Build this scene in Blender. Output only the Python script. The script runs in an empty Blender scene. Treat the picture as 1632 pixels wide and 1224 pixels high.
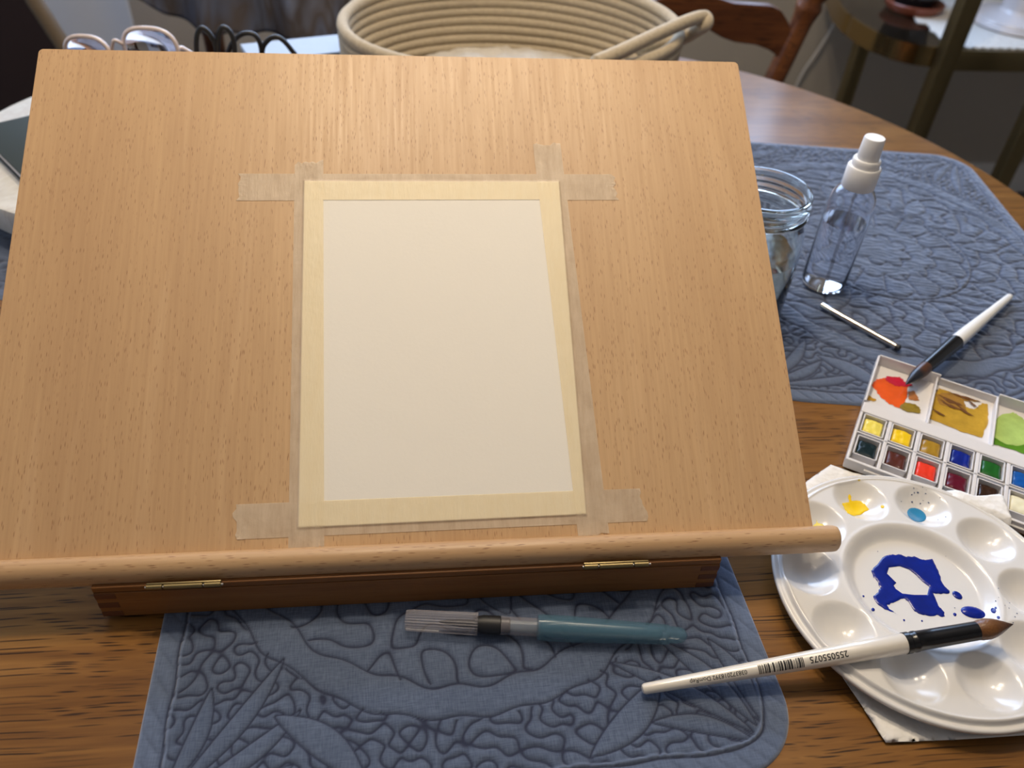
import bpy, bmesh, math, random
import numpy as np
from mathutils import Vector, Matrix, noise, geometry
random.seed(4)
SC = bpy.context.scene
COL = SC.collection
PI = math.pi

# ------------------------------------------------------------------ camera
# table top lies at z = -0.0025, placemat tops at z = 0; the lens is 0.40 m above the table
CM = ((0.9944, -0.0921, 0.0513), (0.0224, 0.6598, 0.7511), (0.1030, 0.7458, -0.6582))   # right, up, forward
CAM = Vector((0, 0, 0.4033)); FPX = 1301.8
R_, U_, F_ = (Vector(v).normalized() for v in CM)
U_ = (U_ - R_ * U_.dot(R_)).normalized(); F_ = -(R_.cross(U_))
cd = bpy.data.cameras.new('camera'); cam = bpy.data.objects.new('camera', cd); COL.objects.link(cam)
cam.matrix_world = Matrix(((R_.x, U_.x, -F_.x, CAM.x), (R_.y, U_.y, -F_.y, CAM.y), (R_.z, U_.z, -F_.z, CAM.z), (0, 0, 0, 1)))
cd.sensor_width = 36; cd.lens = FPX * 36 / 1632; cd.clip_start = 0.01
cd.dof.use_dof = True; cd.dof.focus_distance = 0.47; cd.dof.aperture_fstop = 8.2
SC.camera = cam

def ray(px, py):
    return R_ * ((px - 816) / FPX) + U_ * (-(py - 612) / FPX) + F_
def Z(px, py, z=0.0):
    d = ray(px, py); return CAM + d * ((z - CAM.z) / d.z)
def Y(px, py, y):
    d = ray(px, py); return CAM + d * (y / d.y)

# ------------------------------------------------------------------ world, lights, exposure
w = bpy.data.worlds.new('world'); SC.world = w; w.use_nodes = True
w.node_tree.nodes['Background'].inputs[0].default_value = (0.55, 0.68, 1, 1)
w.node_tree.nodes['Background'].inputs[1].default_value = 0.25
SC.view_settings.view_transform = 'Standard'; SC.view_settings.look = 'None'
SC.view_settings.gamma = 1; SC.view_settings.use_curve_mapping = False
SC.view_settings.exposure = 0.0

def light(name, kind, loc, energy, color, **k):
    l = bpy.data.lights.new(name, kind); l.energy = energy; l.color = color
    for a, b in k.items(): setattr(l, a, b)
    o = bpy.data.objects.new(name, l); COL.objects.link(o); o.location = loc
    return o
WARM = (1, 0.83, 0.61)
for x, y, e in ((-0.10, 0.62, 15.5), (0.10, 0.80, 15.5), (0.30, 0.60, 9.0)):       # bulbs of the hanging lamp above the table centre
    light('ceiling_lamp_bulb', 'POINT', (x, y, 1.12), e, WARM, shadow_soft_size=0.045)
lw = light('window_daylight', 'AREA', (-0.10, 2.08, 0.73), 68, (0.50, 0.68, 1.0), shape='RECTANGLE', size=2.4, size_y=1.0)
lw.rotation_euler = (math.radians(-86), 0, 0)
ls = light('side_fill_light', 'AREA', (-2.2, 1.0, 0.55), 9, (0.55, 0.72, 1.0), shape='RECTANGLE', size=1.2, size_y=1.1)  # unseen cool fill from the left, added to brighten the curtain
ls.rotation_euler = (0, math.radians(-92), 0)

# ------------------------------------------------------------------ node helpers
class NT:
    def __init__(s, name):
        s.m = bpy.data.materials.new(name); s.m.use_nodes = True; s.t = s.m.node_tree
        s.b = s.t.nodes['Principled BSDF']; s.tc = None
    def n(s, typ, ins=None, **props):
        nd = s.t.nodes.new('ShaderNode' + typ)
        for k, v in props.items(): setattr(nd, k, v)
        for k, v in (ins or {}).items(): s.put(nd.inputs[k], v)
        return nd
    def put(s, sock, v):
        if isinstance(v, bpy.types.NodeSocket): s.t.links.new(v, sock)
        elif isinstance(v, (tuple, list)):
            n = len(sock.default_value); sock.default_value = (tuple(v) + (1,))[:n] if len(v) < n else tuple(v)[:n]
        else: sock.default_value = v
    def set(s, **k):
        names = dict(color='Base Color', rough='Roughness', metal='Metallic', normal='Normal', alpha='Alpha', trans='Transmission Weight', ior='IOR',
                     coat='Coat Weight', sheen='Sheen Weight', spec='Specular IOR Level', sss='Subsurface Weight', coatr='Coat Roughness')
        for a, v in k.items(): s.put(s.b.inputs[names[a]], v)
        return s
    def co(s, scale=(1, 1, 1), rot=(0, 0, 0), kind='Object'):
        if not s.tc: s.tc = s.n('TexCoord')
        mp = s.n('Mapping', {'Vector': s.tc.outputs[kind], 'Scale': scale, 'Rotation': rot}); return mp.outputs[0]
    def noise(s, vec, scale=1, detail=2, rough=0.5, dist=0):
        return s.n('TexNoise', {'Vector': vec, 'Scale': scale, 'Detail': detail, 'Roughness': rough, 'Distortion': dist}).outputs[0]
    def ramp(s, fac, stops, interp='LINEAR'):
        r = s.n('ValToRGB', {'Fac': fac}); cr = r.color_ramp; cr.interpolation = interp
        while len(cr.elements) < len(stops): cr.elements.new(0.5)
        for e, (p, c) in zip(cr.elements, stops):
            e.position = p; e.color = (c, c, c, 1) if isinstance(c, (int, float)) else tuple(c) + (1,)
        return r.outputs[0]
    def mix(s, fac, a, b, mode='MIX'):
        m = s.n('Mix', data_type='RGBA', blend_type=mode)
        s.put(m.inputs[0], fac); s.put(m.inputs[6], a); s.put(m.inputs[7], b); return m.outputs[2]
    def math(s, op, a, b=0.0):
        m = s.n('Math', operation=op); s.put(m.inputs[0], a); s.put(m.inputs[1], b); return m.outputs[0]
    def bump(s, h, strength=0.3, dist=0.001, normal=None):
        b = s.n('Bump', {'Height': h, 'Strength': strength, 'Distance': dist})
        if normal: s.put(b.inputs['Normal'], normal)
        return b.outputs[0]

def srgb(r, g, b):
    f = lambda c: (c / 255 / 12.92) if c / 255 <= 0.04045 else ((c / 255 + 0.055) / 1.055) ** 2.4
    return (f(r), f(g), f(b))
_mc = {}
def plain(name, col, rough=0.5, metal=0.0, var=0.06, nscale=60, bump=0.0, **k):
    if name in _mc: return _mc[name]
    t = NT(name); v = t.co()
    nz = t.noise(v, nscale, 3)
    c = t.mix(nz, tuple(x * (1 - var) for x in col), tuple(min(1, x * (1 + var)) for x in col))
    t.set(color=c, rough=rough, metal=metal, **k)
    if bump: t.set(normal=t.bump(nz, bump, 0.0005))
    _mc[name] = t.m; return t.m

def beech(name, along='y', dark=1.0, fleck=1.0):
    t = NT(name)
    def sc(a, c): return (a, c, a) if along == 'y' else (c, a, a)
    fig = t.noise(t.co(sc(9, 1.6)), 1.0, 3, 0.55, 0.6)
    fine = t.noise(t.co(sc(420, 14)), 1.0, 3, 0.6)
    c = t.ramp(fig, [(0.30, tuple(x * dark for x in (0.50, 0.312, 0.166))), (0.5, tuple(x * dark for x in (0.565, 0.364, 0.196))), (0.72, tuple(x * dark for x in (0.635, 0.422, 0.235)))])
    c = t.mix(t.ramp(fine, [(0.35, 0.0), (0.75, 0.36)]), c, tuple(x * dark for x in (0.36, 0.205, 0.10)))
    wv = t.noise(t.co(sc(60, 3.2)), 1.0, 2, 0.5, 1.2)
    c = t.mix(t.ramp(wv, [(0.60, 0.0), (0.70, 0.16)]), c, tuple(x * dark for x in (0.72, 0.50, 0.30)))
    vo = t.n('TexVoronoi', {'Vector': t.co(sc(1000, 135) if along == 'y' else sc(800, 100)), 'Scale': 1.0})
    rnd = t.n('SeparateColor', {'Color': vo.outputs['Color']}).outputs[0]
    fl = t.ramp(vo.outputs['Distance'], [(0.11, 0.75 * fleck), (0.27, 0.0)])
    fl = t.math('MULTIPLY', fl, t.ramp(rnd, [(0.05, 0.15), (0.6, 1.0)]))
    big = t.n('TexVoronoi', {'Vector': t.co(sc(170, 36)), 'Scale': 1.0}); br = t.n('SeparateColor', {'Color': big.outputs['Color']}).outputs[1]
    fl = t.math('ADD', fl, t.math('MULTIPLY', t.ramp(big.outputs['Distance'], [(0.04, 0.4), (0.07, 0.0)]), t.ramp(br, [(0.90, 0.0), (0.95, 1.0)])))
    c = t.mix(fl, c, tuple(x * dark for x in (0.22, 0.095, 0.04)))
    t.set(color=c, rough=0.42, spec=0.45, normal=t.bump(t.math('ADD', fine, t.math('MULTIPLY', fl, -2)), 0.12, 0.0003))
    t.put(t.b.inputs['Roughness'], t.ramp(fine, [(0.3, 0.36), (0.8, 0.52)]))
    return t.m

def oak(name, cols, along='x', rough=0.3, pores=1.0, scl=1.0):
    t = NT(name)
    def sc(a, c):
        a *= scl; c *= scl
        return (c, a, a) if along == 'x' else (a, a, c)
    broad = t.noise(t.co(sc(26, 1.8)), 1.0, 3, 0.6, 0.8)
    mid = t.noise(t.co(sc(190, 7)), 1.0, 4, 0.65, 0.4)
    c = t.ramp(t.math('ADD', t.math('MULTIPLY', broad, 0.55), t.math('MULTIPLY', mid, 0.45)), [(0.36, cols[0]), (0.5, cols[1]), (0.64, cols[2])])
    base = t.co(sc(640, 30)); wn = t.n('TexNoise', {'Vector': t.co((9, 9, 9)), 'Scale': 1.0, 'Detail': 2})
    add = t.n('VectorMath', operation='MULTIPLY_ADD'); t.put(add.inputs[0], wn.outputs['Color']); add.inputs[1].default_value = (6, 6, 0) ; t.put(add.inputs[2], base)
    vo = t.n('TexVoronoi', {'Vector': add.outputs[0], 'Scale': 1.0}); rnd = t.n('SeparateColor', {'Color': vo.outputs['Color']}).outputs[0]
    dens = t.noise(t.co(sc(60, 5.0)), 1.0, 3)
    p = t.math('MULTIPLY', t.ramp(vo.outputs['Distance'], [(0.18, 0.9 * pores), (0.42, 0.0)]), t.ramp(t.math('ADD', t.math('MULTIPLY', rnd, 0.45), dens), [(0.50, 0.0), (0.72, 1.0)]))
    c = t.mix(p, c, cols[3])
    t.set(color=c, rough=rough, spec=0.38, normal=t.bump(p, -0.25, 0.0004))
    return t.m

M = {}
M['beech_board'] = beech('beech_board', 'y')
M['beech_rail'] = beech('beech_rail', 'x', 0.98, 1.25)
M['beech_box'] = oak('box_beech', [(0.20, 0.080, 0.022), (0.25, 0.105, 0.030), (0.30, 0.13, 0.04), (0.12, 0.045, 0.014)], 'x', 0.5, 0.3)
M['beech_end'] = plain('beech_end_grain', (0.13, 0.045, 0.018), 0.6)
M['oak_top'] = oak('oak_table', [(0.130, 0.053, 0.012), (0.205, 0.091, 0.021), (0.28, 0.132, 0.033), (0.022, 0.009, 0.004)], 'x', 0.33, 1.0)
M['oak_chair'] = oak('oak_chair', [(0.060, 0.018, 0.006), (0.125, 0.042, 0.013), (0.21, 0.078, 0.023), (0.02, 0.007, 0.003)], 'x', 0.35, 0.9, 0.45)
M['brass'] = plain('antique_brass', (0.27, 0.21, 0.105), 0.42, 1.0)
M['brass_post'] = plain('dull_brass', (0.22, 0.175, 0.09), 0.35, 1.0)
M['brass_dark'] = plain('polished_brass', (0.42, 0.30, 0.13), 0.16, 1.0)
M['white_plastic'] = plain('white_plastic', (0.72, 0.705, 0.69), 0.22, 0, 0.01, coat=0.3, coatr=0.12)
M['box_plastic'] = plain('paint_box_plastic', (0.72, 0.70, 0.70), 0.35, 0, 0.02)
M['cap_white'] = plain('cap_plastic', (0.80, 0.79, 0.78), 0.45, 0, 0.02)
M['pearl'] = plain('pearl_lacquer', (0.80, 0.75, 0.67), 0.28, 0.12, 0.03, coat=0.5, coatr=0.15)
M['black_gloss'] = plain('black_gloss', (0.004, 0.004, 0.005), 0.22, 0, 0.1)
M['ink'] = plain('printed_ink', (0.02, 0.02, 0.022), 0.5)
M['white_lacquer'] = plain('white_lacquer', (0.80, 0.79, 0.76), 0.35, 0, 0.02)
M['black_rubber'] = plain('black_rubber', (0.012, 0.012, 0.014), 0.5)
M['steel'] = plain('brushed_steel', (0.66, 0.62, 0.56), 0.2, 1.0)
M['ceramic'] = plain('ceramic', (0.66, 0.62, 0.62), 0.25, 0, 0.02)
M['terracotta'] = plain('terracotta', (0.22, 0.06, 0.03), 0.35, 0, 0.15)
M['dark_pot'] = plain('dark_glaze', (0.008, 0.010, 0.012), 0.15)
M['paper_blue'] = plain('pale_paper', (0.30, 0.345, 0.41), 0.6)
M['dark_chair'] = plain('dark_leather', (0.022, 0.012, 0.014), 0.5)
M['tan_trim'] = plain('tan_trim', (0.16, 0.12, 0.08), 0.5)
M['cord'] = plain('white_cord', (0.55, 0.53, 0.50), 0.5)
M['phone'] = plain('green_cover', (0.030, 0.036, 0.028), 0.6, spec=0.25)
M['rose_frame'] = plain('rose_frame', (0.70, 0.60, 0.58), 0.2, 0, 0.05, coat=0.5)

def clear(name, col, rough=0.0, ior=1.45, alpha=None):
    t = NT(name); t.set(color=col, rough=rough, trans=1.0, ior=ior)
    # faint procedural unevenness
    t.set(normal=t.bump(t.noise(t.co(), 90, 1), 0.03, 0.0005))
    return t.m
M['glass'] = clear('clear_glass', (0.93, 0.97, 0.95))
M['pet'] = clear('clear_plastic', (0.96, 0.97, 1.0), 0.02, 1.33)
M['water'] = clear('water', (0.97, 0.985, 1.0), 0.0, 1.33)
M['murky'] = clear('murky_water', (0.90, 0.85, 0.72), 0.1, 1.33)
M['blue_trans'] = clear('blue_translucent', (0.32, 0.68, 0.84), 0.25, 1.3)
M['smoke_trans'] = clear('clear_ribbed_plastic', (0.80, 0.76, 0.78), 0.3, 1.25)
M['shelf_glass'] = clear('smoked_glass', (0.35, 0.33, 0.30), 0.05, 1.45)
M['lens'] = clear('lens_glass', (0.85, 0.9, 1.0), 0.0, 1.2)

def half_clear(name, col, opacity, rough):
    t = NT(name)
    tr = t.n('BsdfTransparent'); mx = t.n('MixShader', {'Fac': opacity})
    t.set(color=col, rough=rough)
    t.t.links.new(tr.outputs[0], mx.inputs[1]); t.t.links.new(t.b.outputs[0], mx.inputs[2])
    t.t.links.new(mx.outputs[0], t.t.nodes['Material Output'].inputs['Surface']); return t.m
M['blue_body'] = half_clear('blue_barrel', (0.09, 0.20, 0.285), 0.44, 0.2)
M['cap_body'] = half_clear('clear_cap', (0.40, 0.38, 0.42), 0.30, 0.22)

# masking tape: cream crepe paper that lets the wood show through
def tape_mat():
    t = NT('masking_tape')
    cr = t.noise(t.co((60, 60, 60)), 1, 4, 0.6, 0.6); fi = t.noise(t.co((900, 160, 1)), 1, 2); st = t.noise(t.co((260, 40, 1)), 1, 3, 0.6)
    bk = t.n('Attribute', attribute_name='backing').outputs['Fac']
    w_ = t.mix(t.ramp(t.math('ADD', t.math('MULTIPLY', cr, 0.5), t.math('MULTIPLY', st, 0.5)), [(0.30, 0.0), (0.70, 1.0)]), (0.56, 0.425, 0.30), (0.78, 0.64, 0.485)); p_ = t.mix(st, (0.93, 0.78, 0.51), (0.98, 0.87, 0.64))
    c = t.mix(bk, w_, p_)
    tr = t.n('BsdfTransparent', {'Color': (1, 1, 1, 1)})
    t.set(color=c, rough=0.45, spec=0.4, normal=t.bump(t.math('ADD', fi, t.math('ADD', cr, st)), 0.45, 0.0004))
    mx = t.n('MixShader', {'Fac': 0.76})
    t.t.links.new(tr.outputs[0], mx.inputs[1]); t.t.links.new(t.b.outputs[0], mx.inputs[2])
    t.t.links.new(mx.outputs[0], t.t.nodes['Material Output'].inputs['Surface']); return t.m
M['tape'] = tape_mat()
def wc_paper():
    t = NT('watercolour_paper'); a = t.noise(t.co(), 420, 3, 0.6); b = t.noise(t.co(), 60, 2)
    t.set(color=(0.86, 0.83, 0.775), rough=0.85, spec=0.2, normal=t.bump(t.math('ADD', a, t.math('MULTIPLY', b, 0.5)), 0.14, 0.0004)); return t.m
M['wc_paper'] = wc_paper()
def chambray(name, c0, c1, thread):
    t = NT(name)
    a = t.noise(t.co((1500, 120, 1)), 1, 2, 0.6); b = t.noise(t.co((120, 1500, 1)), 1, 2, 0.6); f = t.noise(t.co(), 18, 3)
    wv = t.math('ADD', t.math('MULTIPLY', a, 0.5), t.math('MULTIPLY', b, 0.5))
    c = t.ramp(wv, [(0.36, c0), (0.64, c1)])
    c = t.mix(t.ramp(f, [(0.3, 0.0), (0.7, 0.35)]), c, tuple(x * 0.8 for x in c0))
    at = t.n('Attribute', attribute_name='seam')
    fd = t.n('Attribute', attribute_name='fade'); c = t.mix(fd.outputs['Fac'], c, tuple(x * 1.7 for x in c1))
    c = t.mix(at.outputs['Fac'], c, thread)
    t.set(color=c, rough=0.9, spec=0.15, sheen=0.55, normal=t.bump(wv, 0.35, 0.0004)); return t.m
M['quilt'] = chambray('blue_chambray', (0.058, 0.080, 0.136), (0.120, 0.156, 0.242), (0.022, 0.028, 0.058))
def towel_mat():
    t = NT('paper_towel'); v = t.n('TexVoronoi', {'Vector': t.co(), 'Scale': 260.0}).outputs[0]
    t.set(color=(0.84, 0.82, 0.79), rough=0.95, spec=0.1, normal=t.bump(v, 0.5, 0.0008)); return t.m
M['towel'] = towel_mat()
def rope_mat():
    t = NT('cotton_rope'); a = t.noise(t.co(), 240, 4, 0.7); b = t.noise(t.co(), 30, 2)
    c = t.mix(a, (0.34, 0.275, 0.19), (0.56, 0.48, 0.36)); t.set(color=c, rough=0.95, spec=0.1, normal=t.bump(t.math('ADD', a, b), 0.5, 0.0015)); return t.m
M['rope'] = rope_mat()
def fleece():
    t = NT('fleece'); a = t.noise(t.co(), 120, 5, 0.7); t.set(color=t.mix(a, (0.50, 0.44, 0.36), (0.72, 0.66, 0.57)), rough=1, spec=0.05, sheen=0.4, normal=t.bump(a, 0.8, 0.004)); return t.m
M['fleece'] = fleece()
def marble():
    t = NT('white_marble'); a = t.noise(t.co(), 14, 6, 0.65, 1.5); c = t.ramp(a, [(0.35, (0.62, 0.58, 0.50)), (0.5, (0.76, 0.74, 0.68)), (0.55, (0.66, 0.62, 0.56)), (0.7, (0.78, 0.76, 0.72))])
    t.set(color=c, rough=0.3); return t.m
M['marble'] = marble()
def lace():
    t = NT('lace'); v = t.n('TexVoronoi', {'Vector': t.co(), 'Scale': 60.0}).outputs[0]
    t.set(color=t.ramp(v, [(0.06, (0.12, 0.10, 0.09)), (0.13, (0.72, 0.69, 0.64))]), rough=0.95, normal=t.bump(v, 0.5, 0.003)); return t.m
M['lace'] = lace()
def plaid():
    t = NT('plaid_cloth'); v = t.co((10, 3, 2)); a = t.noise(v, 1.4, 3, 0.5, 0.8); b = t.noise(t.co((30, 8, 4)), 1.0, 2)
    c = t.ramp(a, [(0.36, (0.055, 0.045, 0.045)), (0.46, (0.11, 0.13, 0.20)), (0.54, (0.085, 0.07, 0.07)), (0.64, (0.20, 0.23, 0.33))])
    t.set(color=t.mix(t.math('MULTIPLY', b, 0.4), c, (0.05, 0.035, 0.03)), rough=0.9, normal=t.bump(b, 0.4, 0.004)); return t.m
M['plaid'] = plaid()
def wallm(name, c0, c1, s=3.0):
    t = NT(name); a = t.noise(t.co(), s, 3); f = t.noise(t.co(), 140, 2)
    t.set(color=t.mix(a, c0, c1), rough=0.85, normal=t.bump(f, 0.1, 0.002)); return t.m
M['wall'] = wallm('painted_wall', (0.40, 0.36, 0.31), (0.44, 0.40, 0.345))
M['ceiling'] = wallm('ceiling_paint', (0.38, 0.36, 0.33), (0.40, 0.38, 0.35))
M['carpet'] = wallm('taupe_carpet', (0.13, 0.11, 0.095), (0.18, 0.155, 0.13), 30)
M['curtain'] = wallm('pale_curtain', (0.58, 0.61, 0.70), (0.62, 0.66, 0.74), 2)
def crepe_bristle(name, ramp):
    t = NT(name); sep = t.n('SeparateXYZ', {'Vector': t.n('TexCoord').outputs['Generated']})
    s = t.noise(t.co((900, 900, 900)), 1, 2)
    at = t.n('Attribute', attribute_name='along')
    c = t.ramp(at.outputs['Fac'], ramp); c = t.mix(t.math('MULTIPLY', s, 0.5), c, (0.01, 0.006, 0.004))
    t.set(color=c, rough=0.35, normal=t.bump(s, 0.5, 0.0004)); return t.m
M['bristle'] = crepe_bristle('brown_bristle', [(0.0, (0.16, 0.06, 0.016)), (0.35, (0.22, 0.09, 0.025)), (0.7, (0.12, 0.045, 0.015)), (1.0, (0.02, 0.01, 0.01))])
M['bristle_wet'] = crepe_bristle('wet_bristle', [(0.0, (0.09, 0.03, 0.01)), (0.35, (0.10, 0.035, 0.012)), (0.5, (0.01, 0.012, 0.02)), (1.0, (0.008, 0.01, 0.02))])

_pc = {}
def paint(name, col, rough=0.25, var=0.25, ns=120):
    if name not in _pc:
        t = NT('paint_' + name); a = t.noise(t.co(), ns, 3, 0.6)
        t.set(color=t.mix(a, tuple(x * (1 - var) for x in col), tuple(min(1, x * (1 + var)) for x in col)), rough=rough, coat=0.08, coatr=0.1, spec=0.35, normal=t.bump(a, 0.15, 0.0005)); _pc[name] = t.m
    return _pc[name]

# ------------------------------------------------------------------ object helpers
def tag(o, label=None, cat=None, group=None, kind=None):
    if label: o['label'] = label
    if cat: o['category'] = cat
    if group: o['group'] = group
    if kind: o['kind'] = kind
    return o
def thing(name, label, cat, loc=(0, 0, 0), rot=(0, 0, 0), group=None):
    o = bpy.data.objects.new(name, None); COL.objects.link(o); o.location = loc; o.rotation_euler = rot; o.empty_display_size = 0.01
    return tag(o, label, cat, group)
def link(name, me, mat, parent=None, loc=None, rot=None, smooth=True, label=None, world=True):
    """world=True: mesh coordinates are world ones; the parent's transform is undone"""
    if mat and not me.materials: me.materials.append(mat)
    if smooth:
        me.polygons.foreach_set('use_smooth', [True] * len(me.polygons))
    o = bpy.data.objects.new(name, me); COL.objects.link(o)
    if loc is not None: o.location = loc
    if rot is not None: o.rotation_euler = rot
    if parent:
        o.parent = parent
        if world:
            pm = Matrix.LocRotScale(parent.location, parent.rotation_euler, None) if not parent.parent else None
            if pm is None:
                q = parent; pm = Matrix()
                while q:
                    pm = (Matrix.LocRotScale(q.location, q.rotation_euler, None)) @ pm if not q.parent else (q.matrix_parent_inverse @ Matrix.LocRotScale(q.location, q.rotation_euler, None)) @ pm
                    q = q.parent
            o.matrix_parent_inverse = pm.inverted()
    if label: o['label'] = label
    return o
def sharp(me, ang=35):
    try: me.set_sharp_from_angle(angle=math.radians(ang))
    except Exception: pass
def from_bm(bm, name='m'):
    me = bpy.data.meshes.new(name); bmesh.ops.recalc_face_normals(bm, faces=bm.faces); bm.to_mesh(me); bm.free(); return me
def box_bm(bm, lo, hi, bev=0.0, mat=None):
    r = bmesh.ops.create_cube(bm, size=1); vs = r['verts']
    c = [(a + b) / 2 for a, b in zip(lo, hi)]; s = [b - a for a, b in zip(lo, hi)]
    for v in vs:
        p = Vector((v.co.x * s[0] + c[0], v.co.y * s[1] + c[1], v.co.z * s[2] + c[2])); v.co = (mat @ p) if mat else p
    if bev:
        es = list({e for v in vs for e in v.link_edges}); bmesh.ops.bevel(bm, geom=es, offset=bev, segments=3, affect='EDGES', profile=0.5)
def box(name, lo, hi, mat, parent=None, bev=0.0, mtx=None, label=None):
    bm = bmesh.new(); box_bm(bm, lo, hi, bev, mtx); me = from_bm(bm, name); o = link(name, me, mat, parent, label=label); sharp(me, 40); return o
def frame_of(a, b):
    ax = (b - a).normalized(); up = Vector((0, 0, 1)) if abs(ax.z) < 0.95 else Vector((0, 1, 0))
    side = ax.cross(up).normalized(); n = side.cross(ax).normalized(); return ax, n, side
def lathe_me(a, b, prof, seg=32, cap=True, mod=None, attr=False, flat=None):
    """prof: list of (distance from a along a->b, radius)"""
    a = Vector(a); b = Vector(b); ax, n, side = frame_of(a, b); vs = []; fs = []
    for k, (s, r) in enumerate(prof):
        for j in range(seg):
            t = 2 * PI * j / seg; rr = r * (mod(s, t) if mod else 1); fn, fsd = (flat(s) if flat else (1, 1))
            vs.append(a + ax * s + n * (math.cos(t) * rr * fn) + side * (math.sin(t) * rr * fsd))
    for k in range(len(prof) - 1):
        for j in range(seg):
            j2 = (j + 1) % seg; fs.append((k * seg + j, k * seg + j2, (k + 1) * seg + j2, (k + 1) * seg + j))
    if cap:
        if prof[0][1] > 1e-6: fs.append(tuple(range(seg))[::-1])
        if prof[-1][1] > 1e-6: fs.append(tuple((len(prof) - 1) * seg + j for j in range(seg)))
    me = bpy.data.meshes.new('lathe'); me.from_pydata(vs, [], fs); me.validate()
    if attr:
        at = me.attributes.new('along', 'FLOAT', 'POINT'); L = prof[-1][0] - prof[0][0]
        at.data.foreach_set('value', [(s - prof[0][0]) / L for s, r in prof for _ in range(seg)])
    bm = bmesh.new(); bm.from_mesh(me); bmesh.ops.recalc_face_normals(bm, faces=bm.faces); bm.to_mesh(me); bm.free()
    return me
def lathe(name, a, b, prof, mat, parent=None, label=None, ang=40, **k):
    me = lathe_me(a, b, prof, **k); o = link(name, me, mat, parent, label=label); sharp(me, ang); return o
def vlathe(name, c, prof, mat, parent=None, seg=48, label=None, **k):
    """prof: (radius, z) round the vertical through c"""
    p = [(z, max(r, 1e-5)) for r, z in prof]; c = Vector(c); n = len(p); vs = []; fs = []
    for z, r in p:
        for j in range(seg):
            t = 2 * PI * j / seg; vs.append((c.x + r * math.cos(t), c.y + r * math.sin(t), c.z + z))
    for i in range(n - 1):
        for j in range(seg):
            j2 = (j + 1) % seg; fs.append((i * seg + j, i * seg + j2, (i + 1) * seg + j2, (i + 1) * seg + j))
    me = bpy.data.meshes.new(name); me.from_pydata(vs, [], fs)
    bm = bmesh.new(); bm.from_mesh(me); bmesh.ops.remove_doubles(bm, verts=bm.verts, dist=2e-5); bmesh.ops.recalc_face_normals(bm, faces=bm.faces); bm.to_mesh(me); bm.free()
    o = link(name, me, mat, parent, label=label); sharp(me, k.get('ang', 35)); return o
def smooth_path(pts, n=8):
    pts = [Vector(p) for p in pts]; out = []
    for i in range(len(pts) - 1):
        p0 = pts[max(i - 1, 0)]; p1 = pts[i]; p2 = pts[i + 1]; p3 = pts[min(i + 2, len(pts) - 1)]
        for k in range(n):
            t = k / n; out.append(0.5 * ((2 * p1) + (p2 - p0) * t + (2 * p0 - 5 * p1 + 4 * p2 - p3) * t * t + (3 * p1 - p0 - 3 * p2 + p3) * t ** 3))
    out.append(pts[-1]); return out
def tube_me(path, r, seg=10, closed=False):
    path = [Vector(p) for p in path]; n = len(path); vs = []; fs = []; up = Vector((0, 0, 1)); prev = None
    for i, p in enumerate(path):
        a = path[(i - 1) % n] if (closed or i > 0) else p; b = path[(i + 1) % n] if (closed or i < n - 1) else p
        t = (b - a).normalized()
        if prev is None:
            s = t.cross(up); s = t.cross(Vector((1, 0, 0))) if s.length < 0.1 else s; s.normalize()
        else: s = (prev - t * prev.dot(t)).normalized()
        prev = s; q = t.cross(s); rr = r(i / max(1, n - 1)) if callable(r) else r
        for j in range(seg):
            an = 2 * PI * j / seg; vs.append(p + s * math.cos(an) * rr + q * math.sin(an) * rr)
    m = n if closed else n - 1
    for i in range(m):
        i2 = (i + 1) % n
        for j in range(seg):
            j2 = (j + 1) % seg; fs.append((i * seg + j, i * seg + j2, i2 * seg + j2, i2 * seg + j))
    if not closed: fs.append(tuple(range(seg))[::-1]); fs.append(tuple((n - 1) * seg + j for j in range(seg)))
    me = bpy.data.meshes.new('tube'); me.from_pydata(vs, [], fs); return me
def tube(name, path, r, mat, parent=None, seg=10, closed=False, label=None):
    me = tube_me(path, r, seg, closed); return link(name, me, mat, parent, label=label)
def prism(name, pts, dirv, mat, parent=None, bev=0.0, label=None):
    """closed outline pts (3-D, coplanar) pushed along dirv"""
    pts = [Vector(p) for p in pts]; d = Vector(dirv); bm = bmesh.new()
    f = bm.faces.new([bm.verts.new(p) for p in pts]); r = bmesh.ops.extrude_face_region(bm, geom=[f])
    for g in r['geom']:
        if isinstance(g, bmesh.types.BMVert): g.co += d
    if bev: bmesh.ops.bevel(bm, geom=list(bm.edges), offset=bev, segments=2, affect='EDGES')
    me = from_bm(bm, name); o = link(name, me, mat, parent, label=label); sharp(me, 35); return o
def grid_me(P, closed_u=False):
    """P: array rows x cols x 3"""
    r, c, _ = P.shape; me = bpy.data.meshes.new('grid'); me.vertices.add(r * c); me.vertices.foreach_set('co', P.reshape(-1).astype(np.float32))
    i, j = np.meshgrid(np.arange(r - 1), np.arange(c if closed_u else c - 1), indexing='ij'); j2 = (j + 1) % c
    q = np.stack([i * c + j, i * c + j2, (i + 1) * c + j2, (i + 1) * c + j], -1).reshape(-1)
    nf = len(q) // 4; me.loops.add(len(q)); me.loops.foreach_set('vertex_index', q.astype(np.int32)); me.polygons.add(nf)
    me.polygons.foreach_set('loop_start', np.arange(0, nf * 4, 4, dtype=np.int32)); me.polygons.foreach_set('loop_total', np.full(nf, 4, dtype=np.int32))
    me.update(calc_edges=True); me.validate(); return me

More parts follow.
